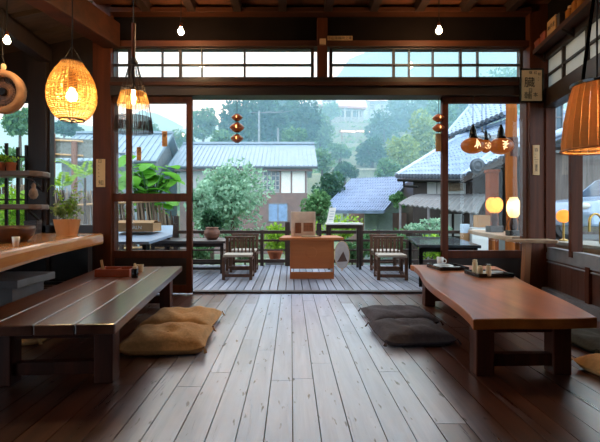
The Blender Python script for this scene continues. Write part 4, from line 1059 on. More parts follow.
# boxes beyond the glass
t = thing('white_cabinet', 'white upright cabinet under the carton beyond the dark sliding door', 'cabinet', (px(475, 7.58), 7.58, ZD))
obj('cabinet_body', MB().box(-.12, .25, -.12, .14, 0, .72), M_wall_w, t, world=False, bevel=.006)
obj('cabinet_door', MB().box(-.11, .24, -.135, -.121, .04, .70), M_paper, t, world=False, bevel=.004)
obj('handle', MB().box(.2, .215, -.155, -.136, .4, .55), M_iron, t, world=False)
t = thing('carton', 'tan carton standing on the white cabinet beyond the glass', 'box', (px(480, 7.58), 7.58, .69))
obj('box_body', MB().box(-.08, .14, -.1, .1, .002, .22), M_card, t, world=False, bevel=.004)
obj('tape', MB().box(.02, .05, -.103, .103, .221, .223), M_cream, t, world=False)
t = thing('tall_packet', 'pale blue and brown upright packet beside the white cabinet', 'packet', (px(464.5, 7.6), 7.6, ZD))
obj('packet_body', MB().box(-.05, .06, -.08, .08, 0, .62), M_card, t, world=False, bevel=.004)
obj('packet_top', MB().box(-.05, .06, -.08, .08, .62, .78), plain('pale blue card', srgb(186, 202, 218), .7), t, world=False, bevel=.004)

# =================================================================== BEYOND THE DECK
def terrain_z(x, y):
    """ground height: flat lot, then a terraced hill that falls away to a valley on one side"""
    k = np.interp(y, [0, 26, 34, 36, 42, 52, 62, 75, 100, 140, 260], [-1.2, -1.2, 2.6, 4.3, 5.2, 8.6, 12.2, 17.6, 23, 30, 34])
    s = np.clip((x + 22 - 0.0 * y) / 14, 0, 1); s = s * s * (3 - 2 * s)
    z = -1.2 + (k + 1.2) * (0.22 + 0.78 * s)
    step = 1.5; q = z / step; fq = np.floor(q); fr = q - fq
    zt = (fq + np.clip((fr - .7) / .3, 0, 1)) * step
    return np.where((y > 38) & (y < 80), .25 * z + .75 * zt, z)
def tz(x, y): return float(terrain_z(np.array([x]), np.array([y]))[0])
xs = np.concatenate([np.linspace(-200, -40, 17), np.linspace(-36, 60, 65), np.linspace(66, 220, 16)])
ys = np.concatenate([np.linspace(-15.0, 26, 20), np.linspace(27, 82, 150), np.linspace(84, 260, 40)])
XX, YY = np.meshgrid(xs, ys); ZZ = terrain_z(XX, YY)
nx, ny = len(xs), len(ys)
m = MB(); m.add(np.stack([XX, YY, ZZ], -1).reshape(-1, 3).tolist(), [(j*nx+i, j*nx+i+1, (j+1)*nx+i+1, (j+1)*nx+i) for j in range(ny-1) for i in range(nx-1)])
def ground_mat():
    mm, nt, out = newmat('terraced hillside ground'); tc = nd(nt, 'ShaderNodeTexCoord')
    no = nd(nt, 'ShaderNodeTexNoise', Scale=.35, Detail=6.0); nt.links.new(tc.outputs['Object'], no.inputs['Vector'])
    r = ramp(nt, no.outputs[0], [(.35, srgb(78, 92, 66)), (.6, srgb(120, 134, 96)), (.75, srgb(142, 140, 120))])
    geo = nd(nt, 'ShaderNodeNewGeometry'); sx = nd(nt, 'ShaderNodeSeparateXYZ'); nt.links.new(geo.outputs['True Normal'], sx.inputs[0])
    st = ramp(nt, sx.outputs[2], [(.62, (1, 1, 1)), (.85, (0, 0, 0))])
    mx = nd(nt, 'ShaderNodeMix', data_type='RGBA'); nt.links.new(st.outputs[0], mx.inputs['Factor']); nt.links.new(r.outputs[0], mx.inputs[6]); mx.inputs[7].default_value = c4(srgb(112, 118, 110))
    b = nd(nt, 'ShaderNodeBsdfPrincipled', Roughness=.95); nt.links.new(mx.outputs[2], b.inputs['Base Color']); nt.links.new(b.outputs[0], out.inputs[0]); return mm
struct('ground', m, ground_mat(), label='terraced hillside rising behind the metal roofed house', cat='hillside')
# undergrowth over the hill: nobody could count it
n = 16000; gx = RNG.uniform(-40, 50, n); gy = RNG.uniform(27, 100, n) ; gz = terrain_z(gx, gy)
keep = (np.sin(gx * .45 + gy * .3) + np.sin(gy * .55 - gx * .2) + RNG.normal(0, .8, n)) > -.1
pts = np.stack([gx, gy, gz + .15], 1)[keep]
o = leaf_mesh('undergrowth', pts, np.tile([0, 0, 1.], (len(pts), 1)), .55, M_L['mid'], None, .8, 0, .8)
tag(o, 'loose low green undergrowth covering the terraced hillside', 'undergrowth', kind='stuff')
n = 5000; gx = RNG.uniform(4, 22, n); gy = RNG.uniform(35.5, 39, n)
o = leaf_mesh('meadow_grass', np.stack([gx, gy, terrain_z(gx, gy) + .1], 1), np.tile([0, 0, 1.], (n, 1)), .3, M_L['grass'], None, .5, 0, .7)
tag(o, 'bright strip of meadow grass on the first terrace of the hill', 'grass', kind='stuff')
# retaining wall under the grass strip
t = thing('retaining_wall', 'long grey stone retaining wall below the meadow strip', 'wall', (12, 34.6, 2.5)); t['kind'] = 'structure'
obj('wall_body', MB().box(3.0, 26, 34.4, 35.4, 1.0, 4.45), plain('mossy grey stone', srgb(128, 138, 126), .95, var=.25, scale=2), t)
obj('coping', MB().box(2.95, 26.05, 34.3, 35.5, 4.45, 4.6), plain('pale coping stone', srgb(160, 164, 152), .9), t)

# far mountains, real ridges in the distance
def mountain(name, label, Y, pts, depth, seed):
    rr = random.Random(seed); m = MB(); n = len(pts); rows = 9; vs = []
    for j in range(rows):
        u = j / (rows - 1)
        for (x, y) in pts:
            top = pz(y, Y); z = -5 + (top + 5) * math.sin(u * PI * .5) ** .9
            vs.append((px(x, Y) + rr.uniform(-1, 1) * .012 * Y, Y - depth * (1 - u) + rr.uniform(-1, 1) * .01 * Y, z + (rr.uniform(-1, 1) * .008 * Y if 0 < j < rows - 1 else 0)))
    fs = [(j*n+i, j*n+i+1, (j+1)*n+i+1, (j+1)*n+i) for j in range(rows-1) for i in range(n-1)]
    k = len(vs)
    for (x, y) in pts: vs.append((px(x, Y), Y + depth, -5))
    fs += [((rows-1)*n+i, (rows-1)*n+i+1, k+i+1, k+i) for i in range(n-1)]
    o = struct(name, m.add(vs, fs), plain('wooded mountain slope', srgb(70, 96, 76), .95, var=.3, scale=.15), label=label, cat='mountain')
    return o
mountain('mountain', 'low wooded mountain in the mist seen through the sliding door', 240, [(-300, 150), (-160, 120), (-40, 128), (40, 118), (100, 128), (135, 118), (150, 112), (170, 122), (195, 132), (240, 128), (280, 140), (330, 150)], 70, 1)
mountain('mountain', 'tall misty mountain rising behind the transom window near the calligraphy sign', 330, [(250, 150), (300, 110), (330, 84), (350, 62), (375, 50), (410, 42), (450, 36), (500, 30), (560, 34), (640, 20), (760, 40), (900, 100), (1000, 150)], 120, 2)

# ------------------------------------------------------------------ houses
def gable_x(name, label, x0, x1, yf, yr, yb, ze, zr, zg, roofmat, wallmat, ov=.35, seams=28):
    """house with its ridge along x"""
    t = thing(name, label, 'house', ((x0 + x1) / 2, (yf + yb) / 2, zg))
    r = MB(); r.slab([(x0, yf, ze), (x1, yf, ze), (x1, yr, zr), (x0, yr, zr)], .1).slab([(x0, yr, zr), (x1, yr, zr), (x1, yb, ze), (x0, yb, ze)], .1)
    R_ = obj('roof', r, roofmat, t)
    if seams:
        s = MB()
        for k in range(seams + 1):
            X = x0 + .02 + (x1 - x0 - .04) * k / seams; s.bar((X, yf - .01, ze + .025), (X, yr, zr + .025), .035, .05)
        s.bar((x0, yr, zr + .06), (x1, yr, zr + .06), .3, .12)
        obj('roof_seams', s, roofmat, R_)
    obj('gutter', MB().tube([(x0, yf - .05, ze - .08), (x1, yf - .05, ze - .08)], .06, 8), M_tiledk, R_)
    w = MB(); xa, xb, ya, yb2 = x0 + ov, x1 - ov, yf + .5, yb - .5
    kf = ze + (zr - ze) * .5 / (yr - yf) - .1
    w.add([(xa, ya, zg), (xb, ya, zg), (xb, yb2, zg), (xa, yb2, zg), (xa, ya, kf), (xb, ya, kf), (xb, yb2, kf), (xa, yb2, kf), (xa, yr, zr - .12), (xb, yr, zr - .12)],
          [(3,2,1,0), (0,1,5,4), (1,2,6,9,5), (2,3,7,6), (3,0,4,8,7), (4,5,9,8), (6,7,8,9)])
    obj('wall', w, wallmat, t)
    return t
def win(t, x0, x1, y0, y1, Y, nx=2, ny=2, fm=None, pm=None, name='window'):
    X0, X1, Z0, Z1 = px(x0, Y), px(x1, Y), pz(y1, Y), pz(y0, Y)
    f = MB(); e = .05 * Y / 20
    f.box(X0, X1, Y - .06, Y, Z0, Z0 + e).box(X0, X1, Y - .06, Y, Z1 - e, Z1).box(X0, X0 + e, Y - .06, Y, Z0, Z1).box(X1 - e, X1, Y - .06, Y, Z0, Z1)
    for i in range(1, nx): X = X0 + (X1 - X0) * i / nx; f.box(X - e * .4, X + e * .4, Y - .05, Y, Z0, Z1)
    for i in range(1, ny): Z = Z0 + (Z1 - Z0) * i / ny; f.box(X0, X1, Y - .05, Y, Z - e * .4, Z + e * .4)
    w = obj(name, f, fm or M_wall_w, t)
    obj('pane', MB().box(X0 + e, X1 - e, Y - .03, Y - .02, Z0 + e, Z1 - e), pm or plain('dark house glass', srgb(70, 88, 100), .1), w)
# metal roofed house in the middle
h = gable_x('farmhouse', 'long white walled house with a pale ribbed metal roof below the hill', -6.3, 1.36, 21.5, 24.6, 27.7, 3.36, 4.98, -1.2, M_metalroof, M_wall_w, .5, 34)
Yf = 21.99
obj('lower_wall', MB().box(-5.8, .86, Yf - .06, Yf, -1.2, pz(193, Yf)), M_mortar, h)
obj('eave_board', MB().box(-6.0, 1.1, 21.6, 21.75, pz(171, 21.6), pz(168.8, 21.6)), M_mortar, h)
win(h, 263, 280, 171, 190.5, Yf - .01, 4, 4)
for x0, x1 in ((281, 291), (292, 305)): obj('wall_panel', MB().box(px(x0, Yf), px(x1, Yf), Yf - .05, Yf, pz(193, Yf), pz(171, Yf)), M_paper, h)
for x in (280.4, 291.4, 305.6): obj('wall_batten', MB().box(px(x, Yf) - .04, px(x, Yf) + .04, Yf - .08, Yf, pz(194, Yf), pz(170, Yf)), M_mortar, h)
win(h, 268, 288, 203, 222, Yf - .07, 2, 1, M_grey, plain('blue shutter', srgb(120, 150, 190), .5), 'shutter_window')
win(h, 208, 226, 176, 190, Yf - .01, 3, 2)
# neighbour on the valley side
h = gable_x('neighbour_house', 'grey roofed neighbour house beyond the brushwood fence', -11.6, -6.4, 20.0, 22.8, 25.6, 3.45, 5.25, -1.2, M_metalroof, plain('dusky grey wall', srgb(118, 122, 126), .9), .4, 16)
win(h, 72, 90, 150, 162, 20.49, 2, 2); win(h, 118, 134, 152, 164, 20.49, 2, 2)
# hill houses
h = gable_x('hill_house', 'white hillside house with a red brown eave high above the terraces', px(308, 76), px(366, 76), 74.6, 78, 82, pz(107.5, 74.6), pz(93, 78), 16.5, plain('pale violet roof', srgb(180, 186, 204), .5), M_wall_w, .6, 0)
obj('eave', MB().bar((px(314, 74), 74.2, pz(105.5, 74.2)), (px(366, 74), 74.2, pz(108.5, 74.2)), .9, .35), plain('red brown eave', srgb(168, 110, 100), .8), h)
for x in (338, 345, 352, 359): obj('post', MB().box(px(x, 74.3) - .15, px(x, 74.3) + .15, 74.2, 74.5, 16.5, pz(108, 74.3)), M_wall_w, h)
win(h, 322, 336, 95, 103, 75.0, 3, 1); win(h, 340, 362, 110, 118, 75.0, 4, 1)
h = gable_x('hill_house', 'pale blue house with a pinkish roof beside the white hillside house', px(366, 80), px(392, 80), 78.5, 82, 86, pz(101, 78.5), pz(96, 82), 17.0, plain('pink roof', srgb(206, 180, 188), .6), plain('pale blue wall', srgb(176, 194, 214), .9), .6, 0)
win(h, 380, 384, 104, 112, 78.95, 1, 2); win(h, 369, 375, 104, 110, 78.95, 1, 2)
# lit lamp tubes on the slope
Yt = 60.0
t = thing('slope_lamp', 'twin white tube lamp glowing among the trees on the terraces', 'lamp', (px(355, Yt), Yt, tz(px(355, Yt), Yt)))
for x0, x1 in ((341, 355.5), (356.8, 371)):
    obj('tube', MB().tube([(px(x0, Yt), Yt, pz(131, Yt)), (px(x1, Yt), Yt, pz(131.6, Yt))], .11, 8), emit('lit tube', (1.0, .86, .72), 2.2), t)
obj('bar', MB().box(px(339, Yt), px(372.5, Yt), Yt + .12, Yt + .3, pz(132.5, Yt), pz(130, Yt)), M_mortar, t)
for x in (342, 370): obj('post', MB().box(px(x, Yt) - .07, px(x, Yt) + .07, Yt + .1, Yt + .25, tz(px(x, Yt), Yt) - .3, pz(131, Yt)), M_mortar, t)
# slate roofed outbuilding
t = thing('outbuilding', 'low outbuilding with a blue grey slate roof beyond the deck railing', 'house', (4.0, 17, -1.2))
rp = [(px(322, 14.6), 14.6, pz(211, 14.6)), (px(384, 14.2), 14.2, pz(211, 14.2)), (px(412, 18.5), 18.5, pz(176.5, 18.5)), (px(352, 19), 19, pz(179, 19))]
ro = obj('roof', MB().slab(rp, .09), M_greyroof, t)
s = MB(); q0, q1, q2, q3 = [Vector(p) for p in rp]
for k in range(25): s.bar(q0.lerp(q1, k / 24) + Vector((0, 0, .02)), q3.lerp(q2, k / 24) + Vector((0, 0, .02)), .03, .04)
for k in range(11): s.bar(q0.lerp(q3, k / 10) + Vector((0, 0, .012)), q1.lerp(q2, k / 10) + Vector((0, 0, .012)), .03, .025)
obj('roof_seams', s, M_greyroof, ro)
obj('roof', MB().slab([rp[3], rp[2], (rp[2][0] + 2.4, 22.5, .6), (rp[3][0] + 2.4, 22.5, .6)], .09), M_greyroof, t)
obj('wall', MB().box(2.75, 5.3, 15.6, 20, -1.2, .95), M_mortar, t)
obj('shutter', MB().box(2.72, 3.2, 15.5, 15.6, -1.0, .98), plain('pale green shutter', srgb(150, 170, 168), .7), t)
obj('shutter', MB().box(3.22, 3.75, 15.5, 15.6, -1.0, .98), MATS['pale green shutter'], t)
# tile roofed house
def tile_roof(A_, B_, C_, D_, nu, nv, amp, name, parent):
    """barrel tiles: A B along the eave, D C along the top"""
    A_, B_, C_, D_ = map(Vector, (A_, B_, C_, D_)); nr = (B_ - A_).cross(D_ - A_).normalized()
    if nr.z < 0: nr = -nr
    m = MB(); su = nu * 6; vs = []; idx = []
    for j in range(nv):
        for e in (0, 1):
            v = (j + e) / nv; row = []
            for i in range(su + 1):
                u = i / su; base = A_.lerp(B_, u).lerp(D_.lerp(C_, u), v)
                h = amp * max(0, math.sin(u * nu * 2 * PI)) ** .8 * 1.3 - amp * .25 * max(0, -math.sin(u * nu * 2 * PI)) + (amp * .75 if e == 0 else 0) 
                row.append(len(vs)); vs.append(base + nr * h)
            idx.append(row)
    fs = []
    for a, b_ in zip(idx, idx[1:]):
        fs += [(a[i], a[i + 1], b_[i + 1], b_[i]) for i in range(su)]
    k = len(vs); vs += [A_ - nr * .12, B_ - nr * .12, C_ - nr * .12, D_ - nr * .12]
    fs.append((k + 3, k + 2, k + 1, k)); m.add(vs, fs)
    o = obj(name, m, M_tile, parent, smooth=False)
    e = MB()
    for i in range(nu):
        u = (i + .25) / nu; c = A_.lerp(B_, u) + nr * amp * .7; e.lathe([(0, -.03), (amp * 1.5, -.03), (amp * 1.5, .03), (0, .03)], c, 10, 'Y')
    obj('tile_ends', e, M_tiledk, o)
    obj('ridge', MB().tube([D_ + nr * .06, C_ + nr * .06], .13, 8), M_tile, o)
    obj('verge', MB().tube([A_ + nr * .05, D_ + nr * .05], .09, 8).tube([B_ + nr * .05, C_ + nr * .05], .09, 8), M_tile, o)
    return o
t = thing('tiled_house', 'traditional house with silvery barrel tile roofs and a grey corrugated awning', 'house', (5.5, 14, -1.2))
tile_roof(P(397, 177, 13.5), P(470, 178, 11.6), P(545, 112, 15.5), P(456, 140, 17), 22, 12, .05, 'roof', t)
tile_roof(P(444, 139, 17.5), P(506, 114, 15.2), P(540, 78, 18), P(470, 108, 20), 14, 8, .06, 'roof', t)
# side slope with its round gable end tile
tile_roof(P(464, 178, 11.5), P(530, 146, 10.2), P(600, 118, 13), P(545, 112, 15.5), 12, 8, .05, 'roof', t)
c = P(477, 166, 11.0); gt = obj('gable_end_tile', MB().lathe([(0, -.06), (.1, -.06), (.19, -.02), (.2, .04), (.0, .06)], c, 20, 'Y').ring(c + Vector((0, -.05, 0)), .13, .03, 20, 6, 'Y').ball(c + Vector((0, -.07, 0)), .05), M_tiledk, t, smooth=True)
obj('soffit', MB().bar(P(464, 180.5, 11.4), P(528, 150, 10.1), .2, .14), M_dark, t)
obj('gutter', MB().tube([P(398, 180, 13.3), P(470, 181, 11.4)], .05, 8).tube([P(404, 180, 13.2), P(404, 186, 13.2), P(418, 187, 12.9)], .04, 7), M_iron, t)
Yw_ = 13.2
obj('wall', MB().add([(3.9, 13.4, -1.2), (5.25, 12.3, -1.2), (6.45, 13.3, -1.2), (6.45, 19, -1.2), (4.9, 19, -1.2), (3.9, 13.4, 2.0), (5.25, 12.3, 1.95), (6.45, 13.3, 2.3), (6.45, 19, 2.6), (4.9, 19, 2.2)],
    [(4,3,2,1,0), (0,1,6,5), (1,2,7,6), (2,3,8,7), (3,4,9,8), (4,0,5,9), (5,6,7,8,9)]), M_dark, t)
def onwall(x0, x1, y0, y1, off, name, mat):
    """panel on the front wall of the tiled house, which runs from (3.9,13.4) to (5.25,12.3)"""
    a, b_ = Vector((3.9, 13.4, 0)), Vector((5.25, 12.3, 0)); d = b_ - a
    def hit(x):
        s_ = (x - CX) / F; u = (s_ * a.y - a.x) / (d.x - s_ * d.y); return a + d * u
    p, q = hit(x0), hit(x1); Y_ = (p.y + q.y) / 2; n_ = Vector((-.63, -.77, 0)) * off
    return obj(name, MB().bar((p.x + n_.x, p.y + n_.y, (pz(y0, Y_) + pz(y1, Y_)) / 2), (q.x + n_.x, q.y + n_.y, (pz(y0, Y_) + pz(y1, Y_)) / 2), .04, pz(y0, Y_) - pz(y1, Y_)), mat, t)
onwall(428, 437, 180.5, 196, .05, 'plaster_panel', M_wall_w); onwall(438, 447, 180.5, 196, .05, 'plaster_panel', M_wall_w); onwall(448, 466, 181, 196, .05, 'plaster_panel', M_wall_w)
onwall(450, 464, 183, 191, .09, 'lattice_vent', plain('lattice timber', srgb(120, 100, 82), .8, var=.5, scale=25))
onwall(441, 452, 214, 236, .05, 'plaster_panel', M_wall_w); onwall(455, 462, 214, 236, .05, 'plaster_panel', M_wall_w)
# awning: curved corrugated sheet
m = MB(); vs = []; nu, nv = 60, 10
A_, B_, C_, D_ = P(398, 203.5, 11.8), P(478, 213, 9.6), P(492, 195, 11.4), P(424, 195.5, 12.9)
for j in range(nv + 1):
    for i in range(nu + 1):
        u, v = i / nu, j / nv; p = A_.lerp(B_, u).lerp(D_.lerp(C_, u), v); vs.append(p + Vector((0, 0, .10 * math.sin(PI * v * .9) + .018 * math.sin(u * 30 * PI))))
k = len(vs); top = [(j*(nu+1)+i, j*(nu+1)+i+1, (j+1)*(nu+1)+i+1, (j+1)*(nu+1)+i) for j in range(nv) for i in range(nu)]
vs += [v - Vector((0, 0, .03)) for v in vs]
m.add(vs, top + [tuple(q + k for q in f[::-1]) for f in top] + [(i + 1, i, k + i, k + i + 1) for i in range(nu)])
aw = obj('awning', m, M_awning, t)
for u in (.05, .45, .95):
    p = A_.lerp(B_, u); obj('awning_post', MB().tube([(p.x, p.y + .1, -1.2), (p.x, p.y + .1, p.z)], .035, 8), M_grey, aw)
# dark shed and parked car seen through the side windows
t = thing('dark_shed', 'long dark boarded shed with a pale gutter line behind the parked car', 'shed', (10.5, 12.2, -1.2))
obj('wall', MB().box(6.6, 16, 12.0, 14.5, -1.2, 2.9), wood('grey brown shed boards', srgb(92, 82, 78), srgb(132, 120, 114), 'Z', .8), t)
obj('gutter', MB().box(6.5, 16, 11.85, 12.0, pz(153, 11.9), pz(150.5, 11.9)), M_wall_w, t)
obj('roof', MB().slab([(6.4, 11.6, 2.85), (16.2, 11.6, 2.85), (16.2, 14.8, 3.7), (6.4, 14.8, 3.7)], .08), M_tiledk, t)
win(t, 548, 562, 105, 130, 11.98, 2, 2, M_grey)
def car(label, x, y, rot):
    t = thing('parked_car', label, 'car', (x, y, 0.0), rot)
    prof = [(-2.0, .35), (-2.02, .62), (-1.9, .82), (-1.0, .92), (-.55, 1.32), (.2, 1.42), (1.05, 1.38), (1.65, .98), (1.98, .9), (2.05, .6), (2.02, .35)]
    m = MB(); n = len(prof); vs = []
    for sy, ins in ((-.82, 0), (.82, 0)):
        for X, Z in prof: vs.append((X, sy * (1 - max(0, Z - .9) * .32), Z))
    m.add(vs, [tuple(range(n))[::-1], tuple(range(n, 2 * n))] + [(i, (i + 1) % n, n + (i + 1) % n, n + i) for i in range(n)])
    obj('body', m, plain('pale blue car paint', srgb(160, 176, 200), .2, .3, .03), t, world=False, bevel=.05)
    for s_ in (-1, 1):
        Yq = s_ * .745
        obj('side_window', MB().add([(-.72, s_ * .80, .96), (.28, s_ * .80, .96), (.28, s_ * .705, 1.32), (-.42, s_ * .705, 1.3), (-.72, s_ * .82, .96), (.28, s_ * .82, .96), (.28, s_ * .725, 1.32), (-.42, s_ * .725, 1.3)], [(0,1,2,3), (7,6,5,4), (0,4,5,1), (1,5,6,2), (2,6,7,3), (3,7,4,0)]), plain('car glass', srgb(60, 74, 90), .08), t, world=False)
        obj('side_window', MB().add([(.34, s_ * .80, .96), (1.25, s_ * .80, .96), (1.0, s_ * .705, 1.31), (.34, s_ * .705, 1.32), (.34, s_ * .82, .96), (1.25, s_ * .82, .96), (1.0, s_ * .725, 1.31), (.34, s_ * .725, 1.32)], [(0,1,2,3), (7,6,5,4), (0,4,5,1), (1,5,6,2), (2,6,7,3), (3,7,4,0)]), MATS['car glass'], t, world=False)
        for X in (-1.25, 1.3):
            w = obj('wheel', MB().lathe([(.0, -.1), (.28, -.1), (.31, -.07), (.31, .07), (.28, .1), (0, .1)], (X, s_ * .76, .31), 22, 'Y'), M_black, t, world=False)
            obj('hub', MB().lathe([(0, -.12), (.17, -.115), (.17, .115), (0, .12)], (X, s_ * .76, .31), 16, 'Y'), MATS['galvanised metal'], w, world=False)
        obj('headlamp', MB().ball((-1.96, s_ * .6, .72), .06, .14, .07), M_white, t, world=False)
    obj('windscreen', MB().slab([(-.98, -.68, .955), (-.98, .68, .955), (-.58, .62, 1.31), (-.58, -.62, 1.31)], .02), MATS['car glass'], t, world=False)
    return t
cz = .0
c1 = car('pale blue parked car seen through the glazed side wall', 7.3, 8.6, .12)
c1.location.z = .35
struct('parking_pad', MB().box(4.95, 12, 6.9, 11.8, -1.25, .35), plain('grey tarmac', srgb(120, 120, 122), .9, var=.15, scale=3))
# wash stand with curved tap just outside the side wall
t = thing('wash_stand', 'outdoor wash stand with a curved brass tap behind the side glazing', 'sink', (3.55, 4.9, -.03))
obj('cabinet', MB().box(3.3, 3.75, 4.45, 5.3, -.03, .56), M_slab, t); obj('worktop', MB().box(3.26, 3.79, 4.41, 5.34, .56, .6), plain('pale stone worktop', srgb(150, 146, 136), .4), t, bevel=.006)
tp = [(3.5, 4.75, .6), (3.5, 4.75, .85)] + [(3.5 - .07 + .07 * math.cos(a), 4.75 - .02, .85 + .09 * math.sin(a)) for a in np.linspace(0, PI, 9)] + [(3.36, 4.73, .74)]
obj('tap', MB().tube(tp, .014, 8), M_brass, t); obj('tap_handle', MB().bar((3.54, 4.73, .68), (3.62, 4.7, .7), .02, .02), M_brass, t)
struct('side_yard', MB().box(2.96, 4.95, 2.0, 5.05, -.12, -.03).box(4.95, 12, 2.0, 6.9, -.12, -.03), MATS['grey tarmac'])
t = thing('reflection_globe', 'orange glowing globe added as the lamp reflection in the side glazing', 'lamp', (3.42, 5.27 , .6))  # added glowing globe stands for a lamp's reflection in the glazing
obj('shade', MB().ball((0, 0, .31), .085, .08, .082, 20, 12), shade('amber paper', srgb(240, 170, 100), .7), t, world=False, smooth=True)
obj('bulb', MB().ball((0, 0, .31), .025), emit('soft bulb', (1, .66, .3), 22), t, world=False, smooth=True)
obj('stem', MB().lathe([(.05, .001), (.05, .015), (.012, .03), (.014, .24)], n=14), M_brass, t, world=False)
t = thing('garden_tub', 'terracotta tub standing on the wash stand by the brass tap', 'pot', (3.52, 4.55, .6))
obj('tub_body', MB().lathe([(.05, .001), (.065, .13), (.07, .13), (.07, .15), (.055, .15), (.05, .1), (0, .1)], n=20), M_terra, t, world=False)

# ------------------------------------------------------------------ fences and poles
t = thing('brushwood_fence', 'tall brushwood fence with slanting bamboo rails beside the deck', 'fence', (-3.6, 8.3, -1.2))
b = MB(); rr = random.Random(4)
def ftop(X): return 1.42 - .08 * (X + 4.5) if X < -2.6 else 1.27 - .75 * (X + 2.6)
for k in range(360):
    X = -7.2 + 5.15 * k / 360; lean = rr.uniform(.0, .16) + .16
    b.tube([(X + rr.uniform(-.02, .02), 8.3 + rr.uniform(-.05, .05), -1.2), (X - lean, 8.3 + rr.uniform(-.05, .05), ftop(X) + rr.uniform(-.1, .06))], [rr.uniform(.016, .03), .012], 4)
obj('brushwood', b, wood('dry brushwood stems', srgb(92, 74, 64), srgb(166, 142, 120), 'Z', .9, island=.8), t)
for z0, z1 in ((.95, 1.2), (.1, .3)): obj('bamboo_rail', MB().tube([(-7.2, 8.2, z0), (-2.3, 8.2, z1)], .022, 8), M_plaque, t)
t = thing('bamboo_screen', 'grey woven bamboo screen between brown posts above the brushwood fence', 'fence', (-6, 11, -1.2))
b = MB()
for k in range(60):
    X = px(53, 11) - .6 + 1.9 * k / 60; b.tube([(X, 11, pz(158, 11)), (X, 11, pz(136 - .1 * (k % 5), 11) - .12 * (k / 60))], .015, 5)
obj('bamboo_stems', b, plain('silvered bamboo', srgb(138, 140, 134), .8, var=.25, scale=20), t)
for x, y in ((54, 134), (76, 142)): obj('post', MB().tube([(px(x, 11), 10.92, -1.2), (px(x, 11), 10.92, pz(y, 11))], .075, 10), wood('brown round post', srgb(100, 66, 54), srgb(140, 96, 78), 'Z', .7), t)
for y in (140, 154): obj('rail', MB().tube([(px(48, 11), 10.95, pz(y, 11)), (px(84, 11), 10.95, pz(y + 2, 11))], .025, 8), M_plaque, t)
def pole(label, x, Y, ytop, zg, arm):
    X = px(x, Y); t = thing('utility_pole', label, 'pole', (X, Y, zg))
    obj('pole_body', MB().tube([(X, Y, zg), (X, Y, pz(ytop, Y))], [.11, .08], 10), plain('grey concrete pole', srgb(128, 136, 142), .8), t)
    for k in range(arm): obj('cross_arm', MB().box(X - .9, X + .9, Y - .05, Y + .05, pz(ytop + 3 + 4 * k, Y) - .05, pz(ytop + 3 + 4 * k, Y) + .05), MATS['grey concrete pole'], t)
    return Vector((X, Y, pz(ytop + 3, Y)))
p1 = pole('pale utility pole in front of the tall dark trees', 259, 33, 111, tz(px(259, 33), 33), 0)
p2 = pole('pale utility pole beside the white hillside house', 315.5, 60, 88, tz(px(315.5, 60), 60), 1)
p3 = pole('thin pole standing among the trees behind the metal roof', 278, 36, 128, tz(px(278, 36), 36), 0)
b = MB()
for dx in (-.8, 0, .8):
    pts = [p1.lerp(p2, u) + Vector((dx, 0, -2.2 * 4 * u * (1 - u) * .4 + .1)) for u in np.linspace(0, 1, 14)]; b.tube(pts, .025, 4)
tag(obj('power_cable', b, M_tiledk), 'sagging power cables strung between the two utility poles', 'cable')
b = MB().tube([p2 + Vector((0, 0, .1)) + (Vector((40, 62, pz(110, 62))) - p2) * u + Vector((0, 0, -4 * u * (1 - u) * 1.0)) for u in np.linspace(0, 1, 14)], .025, 4)
tag(obj('power_cable', b, M_tiledk), 'thin power cable running on from the pole beside the white hillside house', 'cable')

# ------------------------------------------------------------------ plants outside
D, Mi_, Pa, Li, Ba = (M_L[k] for k in ('dark', 'mid', 'pale', 'lime', 'bamboo'))
bush = 'garden shrubs beyond the deck'
tree('round_shrub', 'big rounded pale silvery shrub in front of the metal roofed house', 232, 204, 12.5, 38, 38, Pa, 7600, .13, -1.2, bush, 26)
tree('round_shrub', 'smaller pale shrub between the sliding door and the big silvery shrub', 202, 206, 11.5, 17, 28, Pa, 2000, .12, -1.2, bush, 14)
tree('round_shrub', 'dark green bush low behind the clay pot', 212, 222, 9.8, 13, 14, D, 1500, .09, -1.2, bush, 12)
tree('round_shrub', 'dark green bush at the corner of the metal roofed house', 329, 187, 17, 17, 16, D, 1500, .16, -1.2, bush, 14)
tree('round_shrub', 'mid green bush low between the metal roofed house and the slate roof', 318, 210, 13, 15, 18, Mi_, 1500, .13, -1.2, bush, 14)
tree('round_shrub', 'small dark bush beside the slate roof edge', 400, 201, 13.6, 10, 9, Mi_, 900, .1, -1.2, bush, 10)
for (x, y, rx, ry, Y, mt, lab) in [
    (277, 240, 14, 17, 8.7, Li, 'lime green leafy bush behind the railing near the display stand'),
    (309, 238, 17, 18, 8.9, Li, 'lime green leafy bush directly behind the orange desk'),
    (344, 226, 18, 13, 9.2, Li, 'bright lime bush rising above the white topped table'),
    (352, 250, 14, 13, 8.6, Mi_, 'mid green bush low behind the railing posts and round fan'),
    (371, 246, 14, 17, 8.6, Mi_, 'mid green leafy bush behind the slat backed chairs'),
    (395, 243, 13, 12, 8.7, Mi_, 'mid green bush behind the dark glossy table end'),
    (430, 227, 24, 9, 9.4, Pa, 'pale flowering bush along the foot of the tiled house'),
    (436, 247, 20, 13, 8.7, Li, 'lime green bush under the dark glossy table beyond the railing'),
    (245, 246, 16, 15, 8.6, Mi_, 'mid green bush behind the railing by the slat backed chair'),
    (200, 250, 14, 12, 8.6, Mi_, 'mid green bush behind the railing under the weathered deck table')]:
    tree('hedge_bush', lab, x, y, Y, rx, ry, mt, 1100, .075, -1.2, 'leafy bushes behind the railing', 14, trunk=.02)
